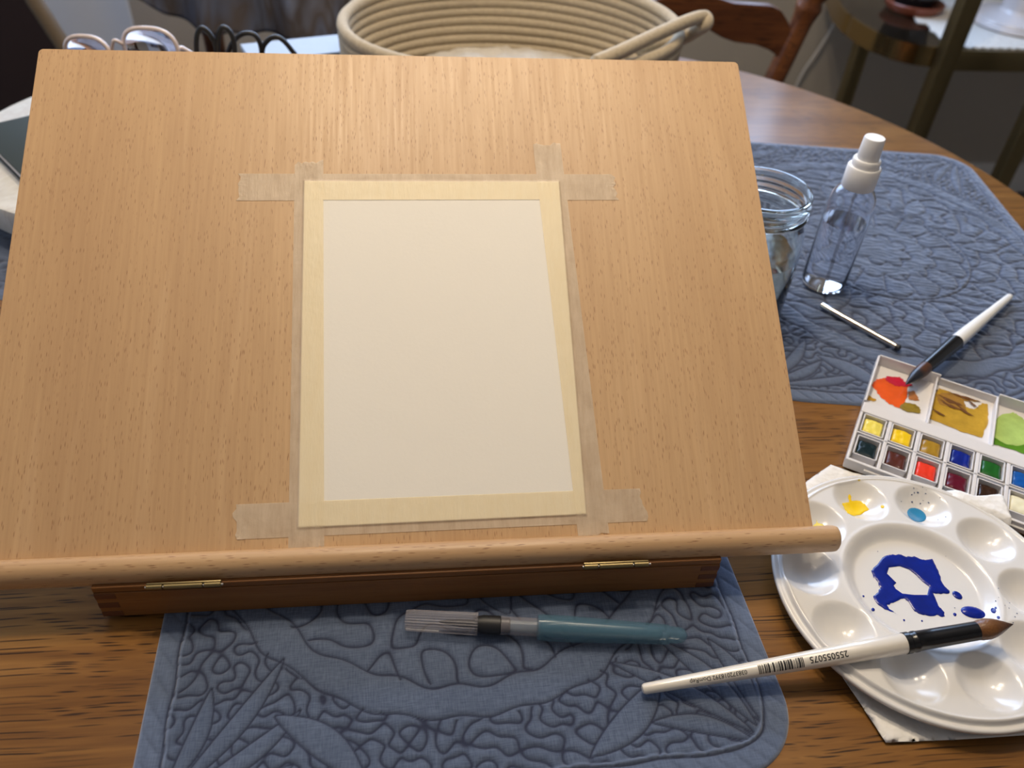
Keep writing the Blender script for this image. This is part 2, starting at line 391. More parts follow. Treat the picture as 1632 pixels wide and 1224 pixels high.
# ------------------------------------------------------------------ the room (setting)
TZ = -0.0025                       # table top
FLOOR = -0.76
def struct(name, lo, hi, mat): o = box(name, lo, hi, mat); o['kind'] = 'structure'; return o
struct('floor', (-2.4, -1.9, FLOOR - 0.05), (2.6, 2.3, FLOOR), M['carpet'])
struct('ceiling', (-2.4, -1.9, 1.70), (2.6, 2.3, 1.75), M['ceiling'])
struct('wall_back', (-2.4, 2.2, FLOOR), (2.6, 2.3, 1.70), M['wall'])
struct('wall_left', (-2.4, -1.9, FLOOR), (-2.3, 2.2, 1.70), M['wall'])
struct('wall_right', (2.5, -1.9, FLOOR), (2.6, 2.2, 1.70), M['wall'])
struct('wall_front', (-2.3, -1.9, FLOOR), (2.5, -1.8, 1.70), M['wall'])
struct('baseboard_back', (-2.3, 2.185, FLOOR), (2.5, 2.2, FLOOR + 0.09), M['cap_white'])

# pale curtain hanging to the floor in front of the back wall
def curtain():
    n = 160; m = 12; x0, x1 = -1.75, -0.66; P = np.zeros((m, n, 3))
    for i in range(m):
        for j in range(n):
            u = j / (n - 1); P[i, j] = (x0 + (x1 - x0) * u, 2.05 + 0.018 * math.sin(u * 16) * (1 - 0.2 * i / m) + 0.006 * math.sin(u * 41 + i * 0.1), FLOOR + 0.01 + (i / (m - 1)) * 2.3)
    me = grid_me(P); o = link('curtain', me, M['curtain']); md = o.modifiers.new('s', 'SOLIDIFY'); md.thickness = 0.003
    tag(o, 'pale blue-grey floor-length curtain behind the eyeglasses', 'curtain')
curtain()

# ------------------------------------------------------------------ oak dining table
def dining_table():
    t = thing('dining_table', 'round-ended oak dining table with dark streaked grain under everything', 'table', (0.096, 0.45, FLOOR))
    cx, R, y1, y0 = 0.096, 0.566, 0.67, 0.05; N = 64; out = []
    for k in range(N + 1): a = PI * k / N; out.append((cx + R * math.cos(a), y1 + R * math.sin(a)))
    for k in range(N + 1): a = PI + PI * k / N; out.append((cx + R * math.cos(a), y0 + R * math.sin(a)))
    prof = [(-0.006, 0.0), (-0.0015, -0.0015), (0.0, -0.006), (0.0, -0.018), (-0.004, -0.026), (-0.012, -0.030)]
    c = Vector((cx, (y0 + y1) / 2)); bm = bmesh.new(); rings = []
    def off(p, d):
        yy = min(max(p[1], y0), y1); v = Vector((p[0] - cx, p[1] - yy)).normalized() * d; return (p[0] + v.x, p[1] + v.y)
    for d, z in prof: rings.append([bm.verts.new((*off(p, d), TZ + z)) for p in out])
    for a, b in zip(rings, rings[1:]):
        for i in range(len(a)): j = (i + 1) % len(a); bm.faces.new((a[i], a[j], b[j], b[i]))
    bm.faces.new(rings[0]); bm.faces.new(rings[-1][::-1]); me = from_bm(bm, 'table_top')
    link('table_top', me, M['oak_top'], t); sharp(me, 30)
    vlathe('pedestal', (cx, 0.42, FLOOR), [(0.0, 0.08), (0.09, 0.08), (0.10, 0.12), (0.07, 0.2), (0.055, 0.34), (0.085, 0.5), (0.10, 0.58), (0.06, 0.66), (0.16, 0.72), (0.0, 0.727)], M['oak_top'], t)
    for k in range(4):
        a = PI / 4 + k * PI / 2; d = Vector((math.cos(a), math.sin(a), 0)); s = Vector((-d.y, d.x, 0)) * 0.025; o0 = Vector((cx, 0.42, FLOOR))
        pts = [o0 + d * 0.05 + Vector((0, 0, 0.24)), o0 + d * 0.2 + Vector((0, 0, 0.15)), o0 + d * 0.36 + Vector((0, 0, 0.055)), o0 + d * 0.4 + Vector((0, 0, 0.0)), o0 + d * 0.32 + Vector((0, 0, 0.0)), o0 + d * 0.18 + Vector((0, 0, 0.08)), o0 + d * 0.05 + Vector((0, 0, 0.10))]
        prism('leg', [p - s for p in pts], s * 2, M['oak_top'], t, 0.004)
dining_table()

# ------------------------------------------------------------------ quilted placemats
def grf(x, y, lam, seed, n=26, spread=0.25):
    rs = np.random.RandomState(seed); f = 0; gx = 0; gy = 0
    for i in range(n):
        a = rs.uniform(0, 2 * PI); k = 2 * PI / lam * (1 + spread * rs.uniform(-1, 1)); ph = rs.uniform(0, 2 * PI)
        kx, ky = k * math.cos(a), k * math.sin(a); A = kx * x + ky * y + ph
        f = f + np.cos(A); s = -np.sin(A); gx = gx + s * kx; gy = gy + s * ky
    return np.abs(f) / (np.sqrt(gx * gx + gy * gy) + 0.25 * n ** 0.5 * 2 * PI / lam)
def placemat(label, cx, cy, rot, W, H, step, seed, lam=0.0128, wrinkle=0.0, tw=0.00050):
    r = 0.040; nx = int(W / step); ny = int(H / step)
    v = np.linspace(-H / 2, H / 2, ny); u = np.linspace(-1, 1, nx)
    ex = np.clip(np.abs(v) - (H / 2 - r), 0, r); hw = W / 2 - r + np.sqrt(np.maximum(r * r - ex * ex, 0))
    X = u[None, :] * hw[:, None]; Yv = np.repeat(v[:, None], nx, 1)
    qx = np.abs(X) - (W / 2 - r); qy = np.abs(Yv) - (H / 2 - r)
    d = -(np.sqrt(np.maximum(qx, 0) ** 2 + np.maximum(qy, 0) ** 2) + np.minimum(np.maximum(qx, qy), 0) - r)   # distance inwards from the hem
    wob = 0.0012 * np.sin(X * 210 + seed) + 0.0012 * np.sin(Yv * 190 + 2 * seed)
    D = grf(X, Yv, lam, seed, 34, 0.32)                     # wandering stipple stitching
    big = grf(X, Yv, 0.027, seed + 7, 24)
    a, b = 0.158, 0.187                             # oval medallion
    rho = np.sqrt((X / a) ** 2 + (Yv / b) ** 2); rl = (rho - 1) * 0.165
    ring = np.minimum(np.abs(rl + wob), np.abs(rl + 0.017 + wob))
    inside = rl < 0; band = (rl < 0) & (rl > -0.017)
    D = np.where(band, 1, D)
    # flower rounds inside the medallion
    th = np.arctan2(Yv, X); rr = np.sqrt(X * X + Yv * Yv)
    pet = 1e9
    for k, (rad, npet) in enumerate([(0.022, 8), (0.045, 12), (0.072, 16)]):
        f = rr - rad - 0.0075 * np.abs(np.sin(npet / 2 * th + k)); pet = np.minimum(pet, np.abs(f) * 0.85)
    seg_ = np.abs(((th * 16 / (2 * PI)) % 1) - 0.5) * (2 * PI / 16) * rr
    pet = np.minimum(pet, np.where((rr > 0.045) & (rr < 0.078), seg_, 1e9))
    core = rr < 0.082
    D = np.where(core, pet, D)
    mid = inside & ~core & ~band
    D = np.where(mid, np.minimum(big, np.abs(rr - 0.083)), D)
    # leaves
    leaves = []
    for sx in (-1, 1):
        for sy in (-1, 1):
            c0 = (sx * (W / 2 - 0.014), sy * (H / 2 - 0.014))
            base = math.atan2(-sy, -sx)
            for k in range(4):
                an = base + (k - 1.5) * 0.34; L = 0.052 + 0.014 * ((k * 7 + seed) % 3); leaves.append((c0[0] + 0.012 * math.cos(an), c0[1] + 0.012 * math.sin(an), an, L, 0.0050))
            leaves.append((sx * 0.055, sy * (H / 2 - 0.018), math.atan2(sy * -1.0, sx * 1.2 * (1 if sx * sy > 0 else 1)), 0.060, 0.008))
    for k in range(8):
        an = k * PI / 4 + 0.2; leaves.append((0.086 * math.cos(an), 0.086 * math.sin(an), an, 0.045, 0.010))
    for (x0, y0, an, L, wd) in leaves:
        tx = ((X - x0) * math.cos(an) + (Yv - y0) * math.sin(an)) / L; s = -(X - x0) * math.sin(an) + (Yv - y0) * math.cos(an)
        hwid = wd * np.sin(PI * np.clip(tx, 0, 1)) ** 0.8; inn = (tx > 0) & (tx < 1)
        f = np.abs(s + 0.004 * np.sin(tx * 3)) - hwid
        D = np.where(inn & (f < 0.0), np.abs(f), np.where(inn & (np.abs(f) < 0.003), np.minimum(D, np.abs(f)), D))
    D = np.minimum(D, ring)
    hem = 0.0125 + 0.0006 * np.sin(X * 150 + Yv * 170)
    diag = np.abs((((X + Yv * 0.8 + 0.002 * np.sin(Yv * 60)) / 0.011) % 1) - 0.5) * 0.011 + 0.0009
    D = np.where(d < hem, diag, D)
    D = np.minimum(D, np.abs(d - hem))
    puffh = 1 - np.exp(-D / 0.0013)
    z = TZ + 0.0002 + (0.0007 + (-TZ - 0.0009) * (0.15 + 0.85 * puffh)) * (1 - np.exp(-np.maximum(d, 0) / 0.0007))
    cordz = np.exp(-((d - hem - 0.0016) / 0.0007) ** 2); z = z + cordz * 0.0009
    if wrinkle:
        rd = grf(X * 0.38, Yv + 0.004 * np.sin(X * 40), 0.0085, seed + 30, 30, 0.4)
        z = z + wrinkle * (0.25 + 0.75 * puffh) * (1 - np.exp(-rd / 0.0011)) * np.clip((d - 0.003) / 0.004, 0, 1) * np.clip((Yv + H / 2 - 0.055) / 0.02, 0, 1)
    c, s = math.cos(rot), math.sin(rot)
    P = np.stack([X, Yv, z], -1); me = grid_me(P)
    at = me.attributes.new('seam', 'FLOAT', 'POINT')
    sm = np.clip(np.exp(-(D / tw) ** 2) * 0.9 + np.exp(-(D / (tw * 3.2)) ** 2) * 0.24, 0, 1); sm = np.where(d < 0.004, sm * 0.3, sm); sm = sm * (1 - cordz)
    at.data.foreach_set('value', sm.reshape(-1).astype(np.float32))
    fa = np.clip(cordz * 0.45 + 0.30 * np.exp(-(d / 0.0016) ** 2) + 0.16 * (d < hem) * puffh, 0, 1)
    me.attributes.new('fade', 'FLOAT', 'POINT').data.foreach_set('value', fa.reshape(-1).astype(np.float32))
    o = link('placemat', me, M['quilt'], loc=(cx, cy, 0), rot=(0, 0, rot))
    return tag(o, label, 'placemat', 'quilted placemats on the oak table')
placemat('blue-grey quilted placemat lying under the drawing board box and the water brush', 0.012, 0.387, 0.045, 0.331, 0.462, 0.0007, 3)
placemat('blue quilted placemat on the right holding spray bottle and glass jar', 0.437, 0.641, math.radians(-8), 0.33, 0.458, 0.001, 11, 0.0125, wrinkle=0.0012, tw=0.00078)
placemat('blue quilted placemat at the left under the marble tray', -0.272, 0.795, math.radians(-14), 0.33, 0.458, 0.0025, 21)

# ------------------------------------------------------------------ drawing board (sloping table easel)
TH = 0.5417; BO = Vector((-0.2467, 0.2869, 0.0323)); BW = 0.4711; BH = 0.3291
EX = Vector((1, 0, 0)); EY = Vector((0, math.cos(TH), math.sin(TH))); EN = EX.cross(EY)
def on_board(px, py, n=0.0):
    d = ray(px, py); o = BO + EN * n; t = (o - CAM).dot(EN) / d.dot(EN); p = CAM + d * t - BO; return Vector((p.dot(EX), p.dot(EY)))
BM = Matrix(((EX.x, EY.x, EN.x, BO.x), (EX.y, EY.y, EN.y, BO.y), (EX.z, EY.z, EN.z, BO.z), (0, 0, 0, 1)))
def local_obj(name, me, mat, parent, smooth=True, label=None, pm=Matrix()):
    """mesh in board coordinates (x across, y up the slope, z out of the surface)"""
    if mat and not me.materials: me.materials.append(mat)
    if smooth: me.polygons.foreach_set('use_smooth', [True] * len(me.polygons)); sharp(me, 35)
    o = bpy.data.objects.new(name, me); COL.objects.link(o)
    o.location = BO; o.rotation_euler = (TH, 0, 0)
    if parent: o.parent = parent; o.matrix_parent_inverse = Matrix.Translation(parent.location).inverted()
    if label: o['label'] = label
    return o
def easel():
    t = thing('drawing_board', 'sloping beech wood drawing board with a rounded bottom ledge on a low hinged box', 'drawing board', (0, 0.40, 0))
    bm = bmesh.new(); T = 0.0055; rc = 0.003; pts = []
    for (cx_, cy_, a0) in ((BW - rc, BH - rc, 0), (rc, BH - rc, 90)):
        for k in range(7): a = math.radians(a0 + k * 15); pts.append((cx_ + rc * math.cos(a), cy_ + rc * math.sin(a)))
    pts += [(0, -0.0145), (BW, -0.0145)]
    f = bm.faces.new([bm.verts.new((x, y, -T)) for x, y in pts]); r = bmesh.ops.extrude_face_region(bm, geom=[f])
    for g in r['geom']:
        if isinstance(g, bmesh.types.BMVert): g.co.z = 0
    bmesh.ops.bevel(bm, geom=[e for e in bm.edges], offset=0.0009, segments=2, affect='EDGES')
    local_obj('board_panel', from_bm(bm), M['beech_board'], t)
    # rounded ledge along the lower edge
    prof = [(0.0002, 0.0), (0.0003, 0.003), (-0.0008, 0.0058), (-0.003, 0.0076), (-0.006, 0.0082), (-0.009, 0.0076), (-0.0118, 0.0058), (-0.0137, 0.003), (-0.0147, 0.0), (-0.0147, -0.0022), (-0.0135, -0.0034), (-0.0135, 0.0)]
    prof = prof[:9]; x0, x1 = -0.016, BW + 0.0125; xs = [x0, x0 + 0.0006, x0 + 0.002, x0 + 0.004, x1 - 0.004, x1 - 0.002, x1 - 0.0006, x1]; sc = [0.84, 0.93, 0.98, 1, 1, 0.98, 0.93, 0.84]
    P = np.zeros((len(xs), len(prof), 3))
    for i, (x, s) in enumerate(zip(xs, sc)):
        for j, (a, b) in enumerate(prof): P[i, j] = (x, -0.0072 + (a + 0.0072) * s, 0.0001 + b * s)
    me = grid_me(P, True); bm = bmesh.new(); bm.from_mesh(me); bm.verts.ensure_lookup_table(); n = len(prof)
    bm.faces.new([bm.verts[j] for j in range(n)]); bm.faces.new([bm.verts[(len(xs) - 1) * n + j] for j in range(n)][::-1])
    local_obj('ledge', from_bm(bm), M['beech_rail'], t)
    # the box under it
    bx0, bx1, by0, by1 = -0.1798, 0.1655, 0.2712, 0.545; hb = 0.0205; tk = 0.011
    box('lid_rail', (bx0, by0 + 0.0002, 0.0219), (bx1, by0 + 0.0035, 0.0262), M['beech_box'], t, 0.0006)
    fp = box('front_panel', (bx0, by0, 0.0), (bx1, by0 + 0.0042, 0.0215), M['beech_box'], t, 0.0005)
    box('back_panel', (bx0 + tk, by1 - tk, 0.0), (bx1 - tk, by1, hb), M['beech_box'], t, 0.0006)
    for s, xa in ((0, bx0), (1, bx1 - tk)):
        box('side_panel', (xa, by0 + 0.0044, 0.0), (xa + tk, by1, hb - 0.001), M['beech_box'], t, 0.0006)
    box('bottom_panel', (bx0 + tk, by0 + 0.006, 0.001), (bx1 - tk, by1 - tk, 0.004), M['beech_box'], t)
    for xa in (bx0, bx1 - tk):
        for z0 in (0.0006, 0.0086, 0.0166):
            box('finger_joint', (xa + 0.0002, by0 - 0.0003, z0), (xa + tk, by0 + 0.0006, z0 + 0.0042), M['beech_end'], fp, 0.0001)
    # two brass hinges
    for (pa, pb) in ((232, 352), (931, 1034)):
        yy = 932 if pa < 500 else 899.5
        A = Y(pa, yy + 1.5, by0 - 0.002); B = Y(pb, yy - 2.5, by0 - 0.002); A.z = B.z = (A.z + B.z) / 2 - 0.0012
        h = box('hinge', (A.x, by0 - 0.0012, A.z - 0.0034), (B.x, by0 - 0.0002, A.z + 0.0016), M['brass'], t, 0.0002, label='small brass barrel hinge')
        L = B.x - A.x
        for (u0, u1) in ((0, 0.215), (0.235, 0.755), (0.775, 1.0)):
            p0 = Vector((A.x + L * u0, by0 - 0.002, A.z)); p1 = Vector((A.x + L * u1, by0 - 0.002, A.z)); LL = (p1 - p0).length
            lathe('knuckle', p0, p1, [(0, 0.0012), (0.0002, 0.0015), (LL - 0.0002, 0.0015), (LL, 0.0012)], M['brass'], h, seg=16)
        lathe('hinge_pin', A - Vector((0.0008, 0, 0)), B + Vector((0.0012, 0, 0)), [(0, 0.0007), (L + 0.002, 0.0007)], M['steel'], h, seg=10)
    # props that hold the board up at the back
    for xa in (bx0 + 0.03, bx1 - 0.04):
        a = Vector((xa, 0.52, hb - 0.006)); b = BO + EX * (xa - BO.x) + EY * 0.24 - EN * 0.006
        s = Vector((0.010, 0, 0)); dn = (b - a).normalized().cross(EX) * 0.008
        prism('support_arm', [a - dn, a + dn, b + dn * 0.5, b - dn], s, M['beech_box'], t, 0.0005)
easel()

# ------------------------------------------------------------------ paper and masking tape on the board
def board_poly_thing(name, quad_px, mat, label, cat, n0, thick, sub=None):
    q = [on_board(*p) for p in quad_px]
    bm = bmesh.new(); f = bm.faces.new([bm.verts.new((p.x, p.y, n0)) for p in q]); r = bmesh.ops.extrude_face_region(bm, geom=[f])
    for g in r['geom']:
        if isinstance(g, bmesh.types.BMVert): g.co.z += thick
    bmesh.ops.bevel(bm, geom=list(bm.edges), offset=0.0002, segments=1, affect='EDGES')
    o = local_obj(name, from_bm(bm), mat, None); return tag(o, label, cat)
PAPER_Q = [(485.5, 289.5), (890, 290.5), (933.5, 819.5), (476, 841)]
board_poly_thing('watercolour_paper', PAPER_Q, M['wc_paper'], 'blank white watercolour paper taped down on the drawing board', 'paper', 0.00015, 0.0005)
PQ = [on_board(*p) for p in PAPER_Q]
def in_paper(p, m=0.0):
    dmin = 1e9
    for i in range(4):
        a, b = PQ[i], PQ[(i + 1) % 4]; e = (b - a).normalized(); nrm = Vector((e.y, -e.x)); dmin = min(dmin, (p - a).dot(nrm))
    return dmin + m
def tape(quad_px, lift, label, seed, fold=False):
    """quad: a0,a1 = start edge (left side, right side), b0,b1 = end edge"""
    rs = random.Random(seed); A0, A1, B0, B1 = [on_board(*p) for p in quad_px]
    nl = 300; nw = 40; P = np.zeros((nl, nw, 3)); BK = np.zeros((nl, nw))
    ja = [rs.uniform(-1, 1) for _ in range(9)]; jb = [rs.uniform(-1, 1) for _ in range(9)]
    def jag(j, w): x = w * 8; k = int(min(x, 7)); f = x - k; return j[k] * (1 - f) + j[k + 1] * f
    L = ((B0 + B1) / 2 - (A0 + A1) / 2).length
    for i in range(nl):
        t = i / (nl - 1)
        for j in range(nw):
            w_ = j / (nw - 1); a = A0.lerp(A1, w_); b = B0.lerp(B1, w_); dirn = (b - a).normalized()
            a = a + dirn * (jag(ja, w_) * 0.0013); b = b + dirn * (jag(jb, w_) * 0.0015)
            p = a.lerp(b, t); ip = in_paper(p)
            h = 0.00072 * min(max((ip + 0.0010) / 0.0010, 0), 1); BK[i, j] = min(max(ip / 0.0006 + 0.5, 0), 1)
            wr = noise.noise(Vector((p.x * 260, p.y * 260, seed))) * 0.00005
            ends = min(t, 1 - t) * L
            if ends < 0.007: wr += abs(noise.noise(Vector((p.x * 420, p.y * 420, seed + 5)))) * 0.0004 * (1 - ends / 0.007)
            P[i, j] = (p.x, p.y, 0.00012 + h + lift + wr + (0.00003))
    me = grid_me(P); o = local_obj('masking_tape', me, M['tape'], None)
    me.attributes.new('backing', 'FLOAT', 'POINT').data.foreach_set('value', BK.reshape(-1).astype(np.float32))   # 1 where white paper backs the tape
    return tag(o, label, 'tape', 'masking tape strips on the drawing board')
tape([(382, 277), (379, 320), (977, 278), (984, 319)], 0.0001, 'translucent cream masking tape strip along the top edge of the paper', 1)
tape([(373, 804), (377, 860), (1019, 778.5), (1031, 830.5)], 0.0001, 'translucent cream masking tape strip along the bottom edge of the paper', 2)
tape([(459.5, 874.5), (517, 872.5), (470, 262), (515.5, 257)], 0.0003, 'translucent cream masking tape strip down the left edge of the paper', 3)
tape([(921, 853), (971, 852), (849, 229), (893, 231)], 0.0003, 'translucent cream masking tape strip down the right edge of the paper', 4)

# ------------------------------------------------------------------ paper towel under the palette
def poly_sheet(name, poly, step, zf, mat, parent=None, hole=None):
    """poly: list of (x, y); interior filled with a grid, z from zf(x, y, edge distance)"""
    P = [Vector(p) for p in poly]; xs = [p.x for p in P]; ys = [p.y for p in P]
    dens = []
    for i in range(len(P)):
        a, b = P[i], P[(i + 1) % len(P)]; n = max(1, int((b - a).length / step))
        for k in range(n): dens.append(a.lerp(b, k / n))
    holes = []
    if hole:
        H_ = [Vector(p) for p in hole]
        for i in range(len(H_)):
            a, b = H_[i], H_[(i + 1) % len(H_)]; n = max(1, int((b - a).length / step))
            for k in range(n): holes.append(a.lerp(b, k / n))
    E1 = np.array([(p.x, p.y) for p in dens]); allE = np.array([(p.x, p.y) for p in dens + holes])
    def inside(x, y, ring):
        c = False; n = len(ring)
        for i in range(n):
            x1, y1 = ring[i]; x2, y2 = ring[(i + 1) % n]
            if (y1 > y) != (y2 > y) and x < (x2 - x1) * (y - y1) / (y2 - y1) + x1: c = not c
        return c
    r1 = [(p.x, p.y) for p in dens]; r2 = [(p.x, p.y) for p in holes]
    verts = list(dens) + list(holes); edges = [(i, (i + 1) % len(dens)) for i in range(len(dens))]
    if holes: o = len(dens); edges += [(o + i, o + (i + 1) % len(holes)) for i in range(len(holes))]
    x = min(xs)
    while x < max(xs):
        y = min(ys)
        while y < max(ys):
            if inside(x, y, r1) and not (holes and inside(x, y, r2)) and np.min(np.hypot(allE[:, 0] - x, allE[:, 1] - y)) > step * 0.6: verts.append(Vector((x + random.uniform(-.1, .1) * step, y + random.uniform(-.1, .1) * step)))
            y += step
        x += step
    vo, eo, fo, *_ = geometry.delaunay_2d_cdt(verts, edges, [], 0, 1e-7)
    fs = []
    for f in fo:
        c = sum((vo[i] for i in f), Vector((0, 0))) / len(f)
        if inside(c.x, c.y, r1) and not (holes and inside(c.x, c.y, r2)): fs.append(f)
    vs = [(v.x, v.y, zf(v.x, v.y, float(np.min(np.hypot(allE[:, 0] - v.x, allE[:, 1] - v.y))))) for v in vo]
    me = bpy.data.meshes.new(name); me.from_pydata(vs, [], fs)
    bm = bmesh.new(); bm.from_mesh(me)
    bmesh.ops.delete(bm, geom=[v for v in bm.verts if not v.link_faces], context='VERTS')
    for f in bm.faces:
        if f.normal.z < 0: f.normal_flip()
    bm.to_mesh(me); bm.free()
    return link(name, me, mat, parent)
PC = Vector((0.2877, 0.2572)); PR = 0.0870; PZ = 0.0130; WC = Vector((0.2842, 0.2590))
def towel():
    poly = [(0.2299, 0.1736), (0.27, 0.1725), (0.32, 0.1722), (0.395, 0.170), (0.402, 0.24), *[tuple(Z(a, b, 0.0120).xy) for a, b in ((1645, 890), (1621, 848), (1607, 812), (1599, 790), (1593, 787), (1572, 790), (1551, 791), (1520, 779), (1488, 771))], (0.320, 0.347), (0.2905, 0.3570), (0.2773, 0.3655), (0.255, 0.3515), (0.225, 0.325), (0.2155, 0.26), (0.2215, 0.2131)]
    def zf(x, y, e):
        r = (Vector((x, y)) - PC).length; free = min(max((r - 0.080) / 0.012, 0), 1)
        n1 = noise.noise(Vector((x * 45, y * 45, 1))); n2 = noise.noise(Vector((x * 160, y * 160, 4)))
        v_ = (x - 0.2852) * 0.554 + (y - 0.3626) * 0.8325; u_ = (x - 0.2852) * 0.8325 - (y - 0.3626) * 0.554; up = min(max((v_ + 0.011) / 0.008, 0), 1); up = up * up * (3 - 2 * up) * min(max((u_ - 0.05) / 0.02, 0), 1)
        if up > 0: return TZ + 0.0006 + free * 0.002 * (1 - up) + up * (0.0137 + 0.0010 * n1 + 0.0006 * n2)
        return TZ + 0.0006 + free * (0.0022 + 0.0022 * n1 + 0.0007 * n2) * min(1, e / 0.003 + 0.4) + 0.0001
    o = poly_sheet('paper_towel', poly, 0.0018, zf, M['towel'])
    md = o.modifiers.new('s', 'SOLIDIFY'); md.thickness = 0.0004; md.offset = 1
    tag(o, 'crumpled white embossed paper towel spread beneath the round palette', 'paper towel')
towel()

# ------------------------------------------------------------------ round palette
WELLS = [(WC.x + 0.0640 * math.cos(math.radians(97.5 - 36 * k)), WC.y + 0.0640 * math.sin(math.radians(97.5 - 36 * k))) for k in range(10)]
def sstep(a, b, x): t = np.clip((x - a) / (b - a), 0, 1); return t * t * (3 - 2 * t)
def palette_h(x, y):
    x = np.asarray(x, float); y = np.asarray(y, float)
    r = np.hypot(x - PC.x, y - PC.y); z = np.full_like(r, PZ)
    z = z - 0.0026 * sstep(PR - 0.0040, PR - 0.0026, r) + 0.0006 * np.exp(-((r - (PR - 0.0048)) / 0.0007) ** 2)
    z = z + 0.0005 * sstep(PR - 0.0018, PR - 0.0005, r)
    for wx, wy in WELLS:
        q = np.hypot(x - wx, y - wy) / 0.0168
        cap = 0.0082 * np.clip(1 - q * q, 0, 1)
        # soften the lip
        k = 0.0011; cap = np.where(q < 1.12, 0.5 * (0.0082 * (1 - q * q) + np.sqrt((0.0082 * (1 - q * q)) ** 2 + k * k)) * sstep(1.12, 0.98, q), 0)
        z = z - cap
    cx_, cy_ = WC.x + 0.0008, WC.y - 0.0012
    q = np.hypot(x - cx_, y - cy_); z = z - 0.0066 * sstep(0.0445, 0.0350, q) + 0.0003 * np.exp(-((q - 0.0450) / 0.0012) ** 2)
    return z
def palette():
    t = thing('paint_palette', 'round white plastic palette with ten wells and blue paint in its middle', 'palette', (PC.x, PC.y, 0))
    nr, na = 190, 460; r = np.linspace(0.0004, PR, nr); a = np.linspace(0, 2 * PI, na, endpoint=False)
    Rr, A = np.meshgrid(r, a, indexing='ij'); X = PC.x + Rr * np.cos(A); Yy = PC.y + Rr * np.sin(A); Zz = palette_h(X, Yy)
    P = np.stack([X, Yy, Zz], -1)
    # turned-down outer rim
    ex = []
    for dr, dz in ((0.0008, -0.0004), (0.0011, -0.0012), (0.0011, -0.0024), (0.0004, -0.0026), (-0.0002, -0.0018)):
        ex.append(np.stack([PC.x + (PR + dr) * np.cos(a), PC.y + (PR + dr) * np.sin(a), Zz[-1] + dz], -1))
    P = np.concatenate([P, np.array(ex)], 0)
    me = grid_me(P, True); bm = bmesh.new(); bm.from_mesh(me); bm.verts.ensure_lookup_table(); bm.faces.new([bm.verts[j] for j in range(na)][::-1]); bm.to_mesh(me); bm.free()
    bm = bmesh.new(); bm.from_mesh(me); bmesh.ops.recalc_face_normals(bm, faces=bm.faces)
    if sum(f.normal.z for f in bm.faces) < 0: bmesh.ops.reverse_faces(bm, faces=bm.faces)
    bm.to_mesh(me); bm.free()
    o = link('palette_dish', me, M['white_plastic'], t)
    # feet ring under the dish
    vlathe('foot_ring', (PC.x, PC.y, 0), [(0.030, 0.0056), (0.030, TZ + 0.0016), (0.0312, TZ + 0.0014), (0.0324, TZ + 0.0016), (0.0324, 0.0056)], M['white_plastic'], t)
    def onp(px, py):
        z = PZ
        for _ in range(12): p = Z(px, py, z); z = 0.5 * z + 0.5 * float(palette_h(p.x, p.y))
        return (p.x, p.y)
    def zz(px, py): return onp(1300 + px / 4.708, 740 + py / 4.708)
    def blob(pts, mat, name, thick=0.0004, step=0.0009, hole=None, label=None, jag=0.0):
        if jag:
            out = []
            for i in range(len(pts)):
                a_, b_ = Vector(pts[i]), Vector(pts[(i + 1) % len(pts)])
                for k in range(3): q = a_.lerp(b_, k / 3); out.append((q.x + random.uniform(-jag, jag) * (k > 0), q.y + random.uniform(-jag, jag) * (k > 0)))
            pts = out
        hl = [zz(*p) for p in hole] if hole else None
        o = poly_sheet(name, [zz(*p) for p in pts], step, lambda x, y, e: float(palette_h(x, y)) + 0.00012 + thick * min(1, e / (thick * 2.2)) ** 0.6, mat, t, hl)
        if label: o['label'] = label
        return o
    blue = paint('ultramarine', (0.002, 0.014, 0.23), 0.25, 0.5, 70)
    outer = [(415, 800), (440, 770), (500, 700), (560, 680), (620, 675), (680, 695), (740, 690), (800, 715), (875, 710), (900, 760), (925, 820), (950, 890), (1005, 950), (1000, 970), (940, 975), (880, 965), (900, 1010), (920, 1060), (965, 1110), (970, 1140), (940, 1145), (910, 1130), (870, 1140), (820, 1130), (770, 1120), (730, 1090), (700, 1040), (670, 1010), (640, 1010), (580, 1040), (535, 1055), (550, 1085), (620, 1130), (560, 1105), (500, 1075), (455, 1040), (430, 990), (470, 960), (485, 930), (470, 890), (430, 850)]
    hole = [(550, 775), (630, 765), (700, 790), (750, 830), (800, 880), (852, 920), (835, 980), (740, 980), (650, 970), (600, 935), (585, 910), (605, 890), (570, 855), (535, 820)]
    blob(outer, blue, 'blue_puddle', 0.0005, 0.0009, hole, 'ultramarine blue paint puddle with a bare gap in it', 5)
    def ell(cx_, cy_, a_, b_, an=0, n=18): an = math.radians(an); return [(cx_ + a_ * math.cos(k * 2 * PI / n) * math.cos(an) - b_ * math.sin(k * 2 * PI / n) * math.sin(an), cy_ + a_ * math.cos(k * 2 * PI / n) * math.sin(an) + b_ * math.sin(k * 2 * PI / n) * math.cos(an)) for k in range(n)]
    blob(ell(1062, 983, 44, 24, 35), blue, 'blue_drop', 0.0006, 0.0006)
    blob(ell(1180, 1112, 95, 42, 14), blue, 'blue_drop', 0.0013, 0.0006)
    for (x, y, r_) in ((1043, 1127, 15), (1333, 1098, 23), (1370, 1150, 14), (1350, 1078, 10), (430, 1090, 15), (358, 990, 9), (662, 1170, 9), (797, 1176, 8)): blob(ell(x, y, r_, r_ * 0.8, 40, 10), blue, 'blue_drop', 0.0004, 0.0006)
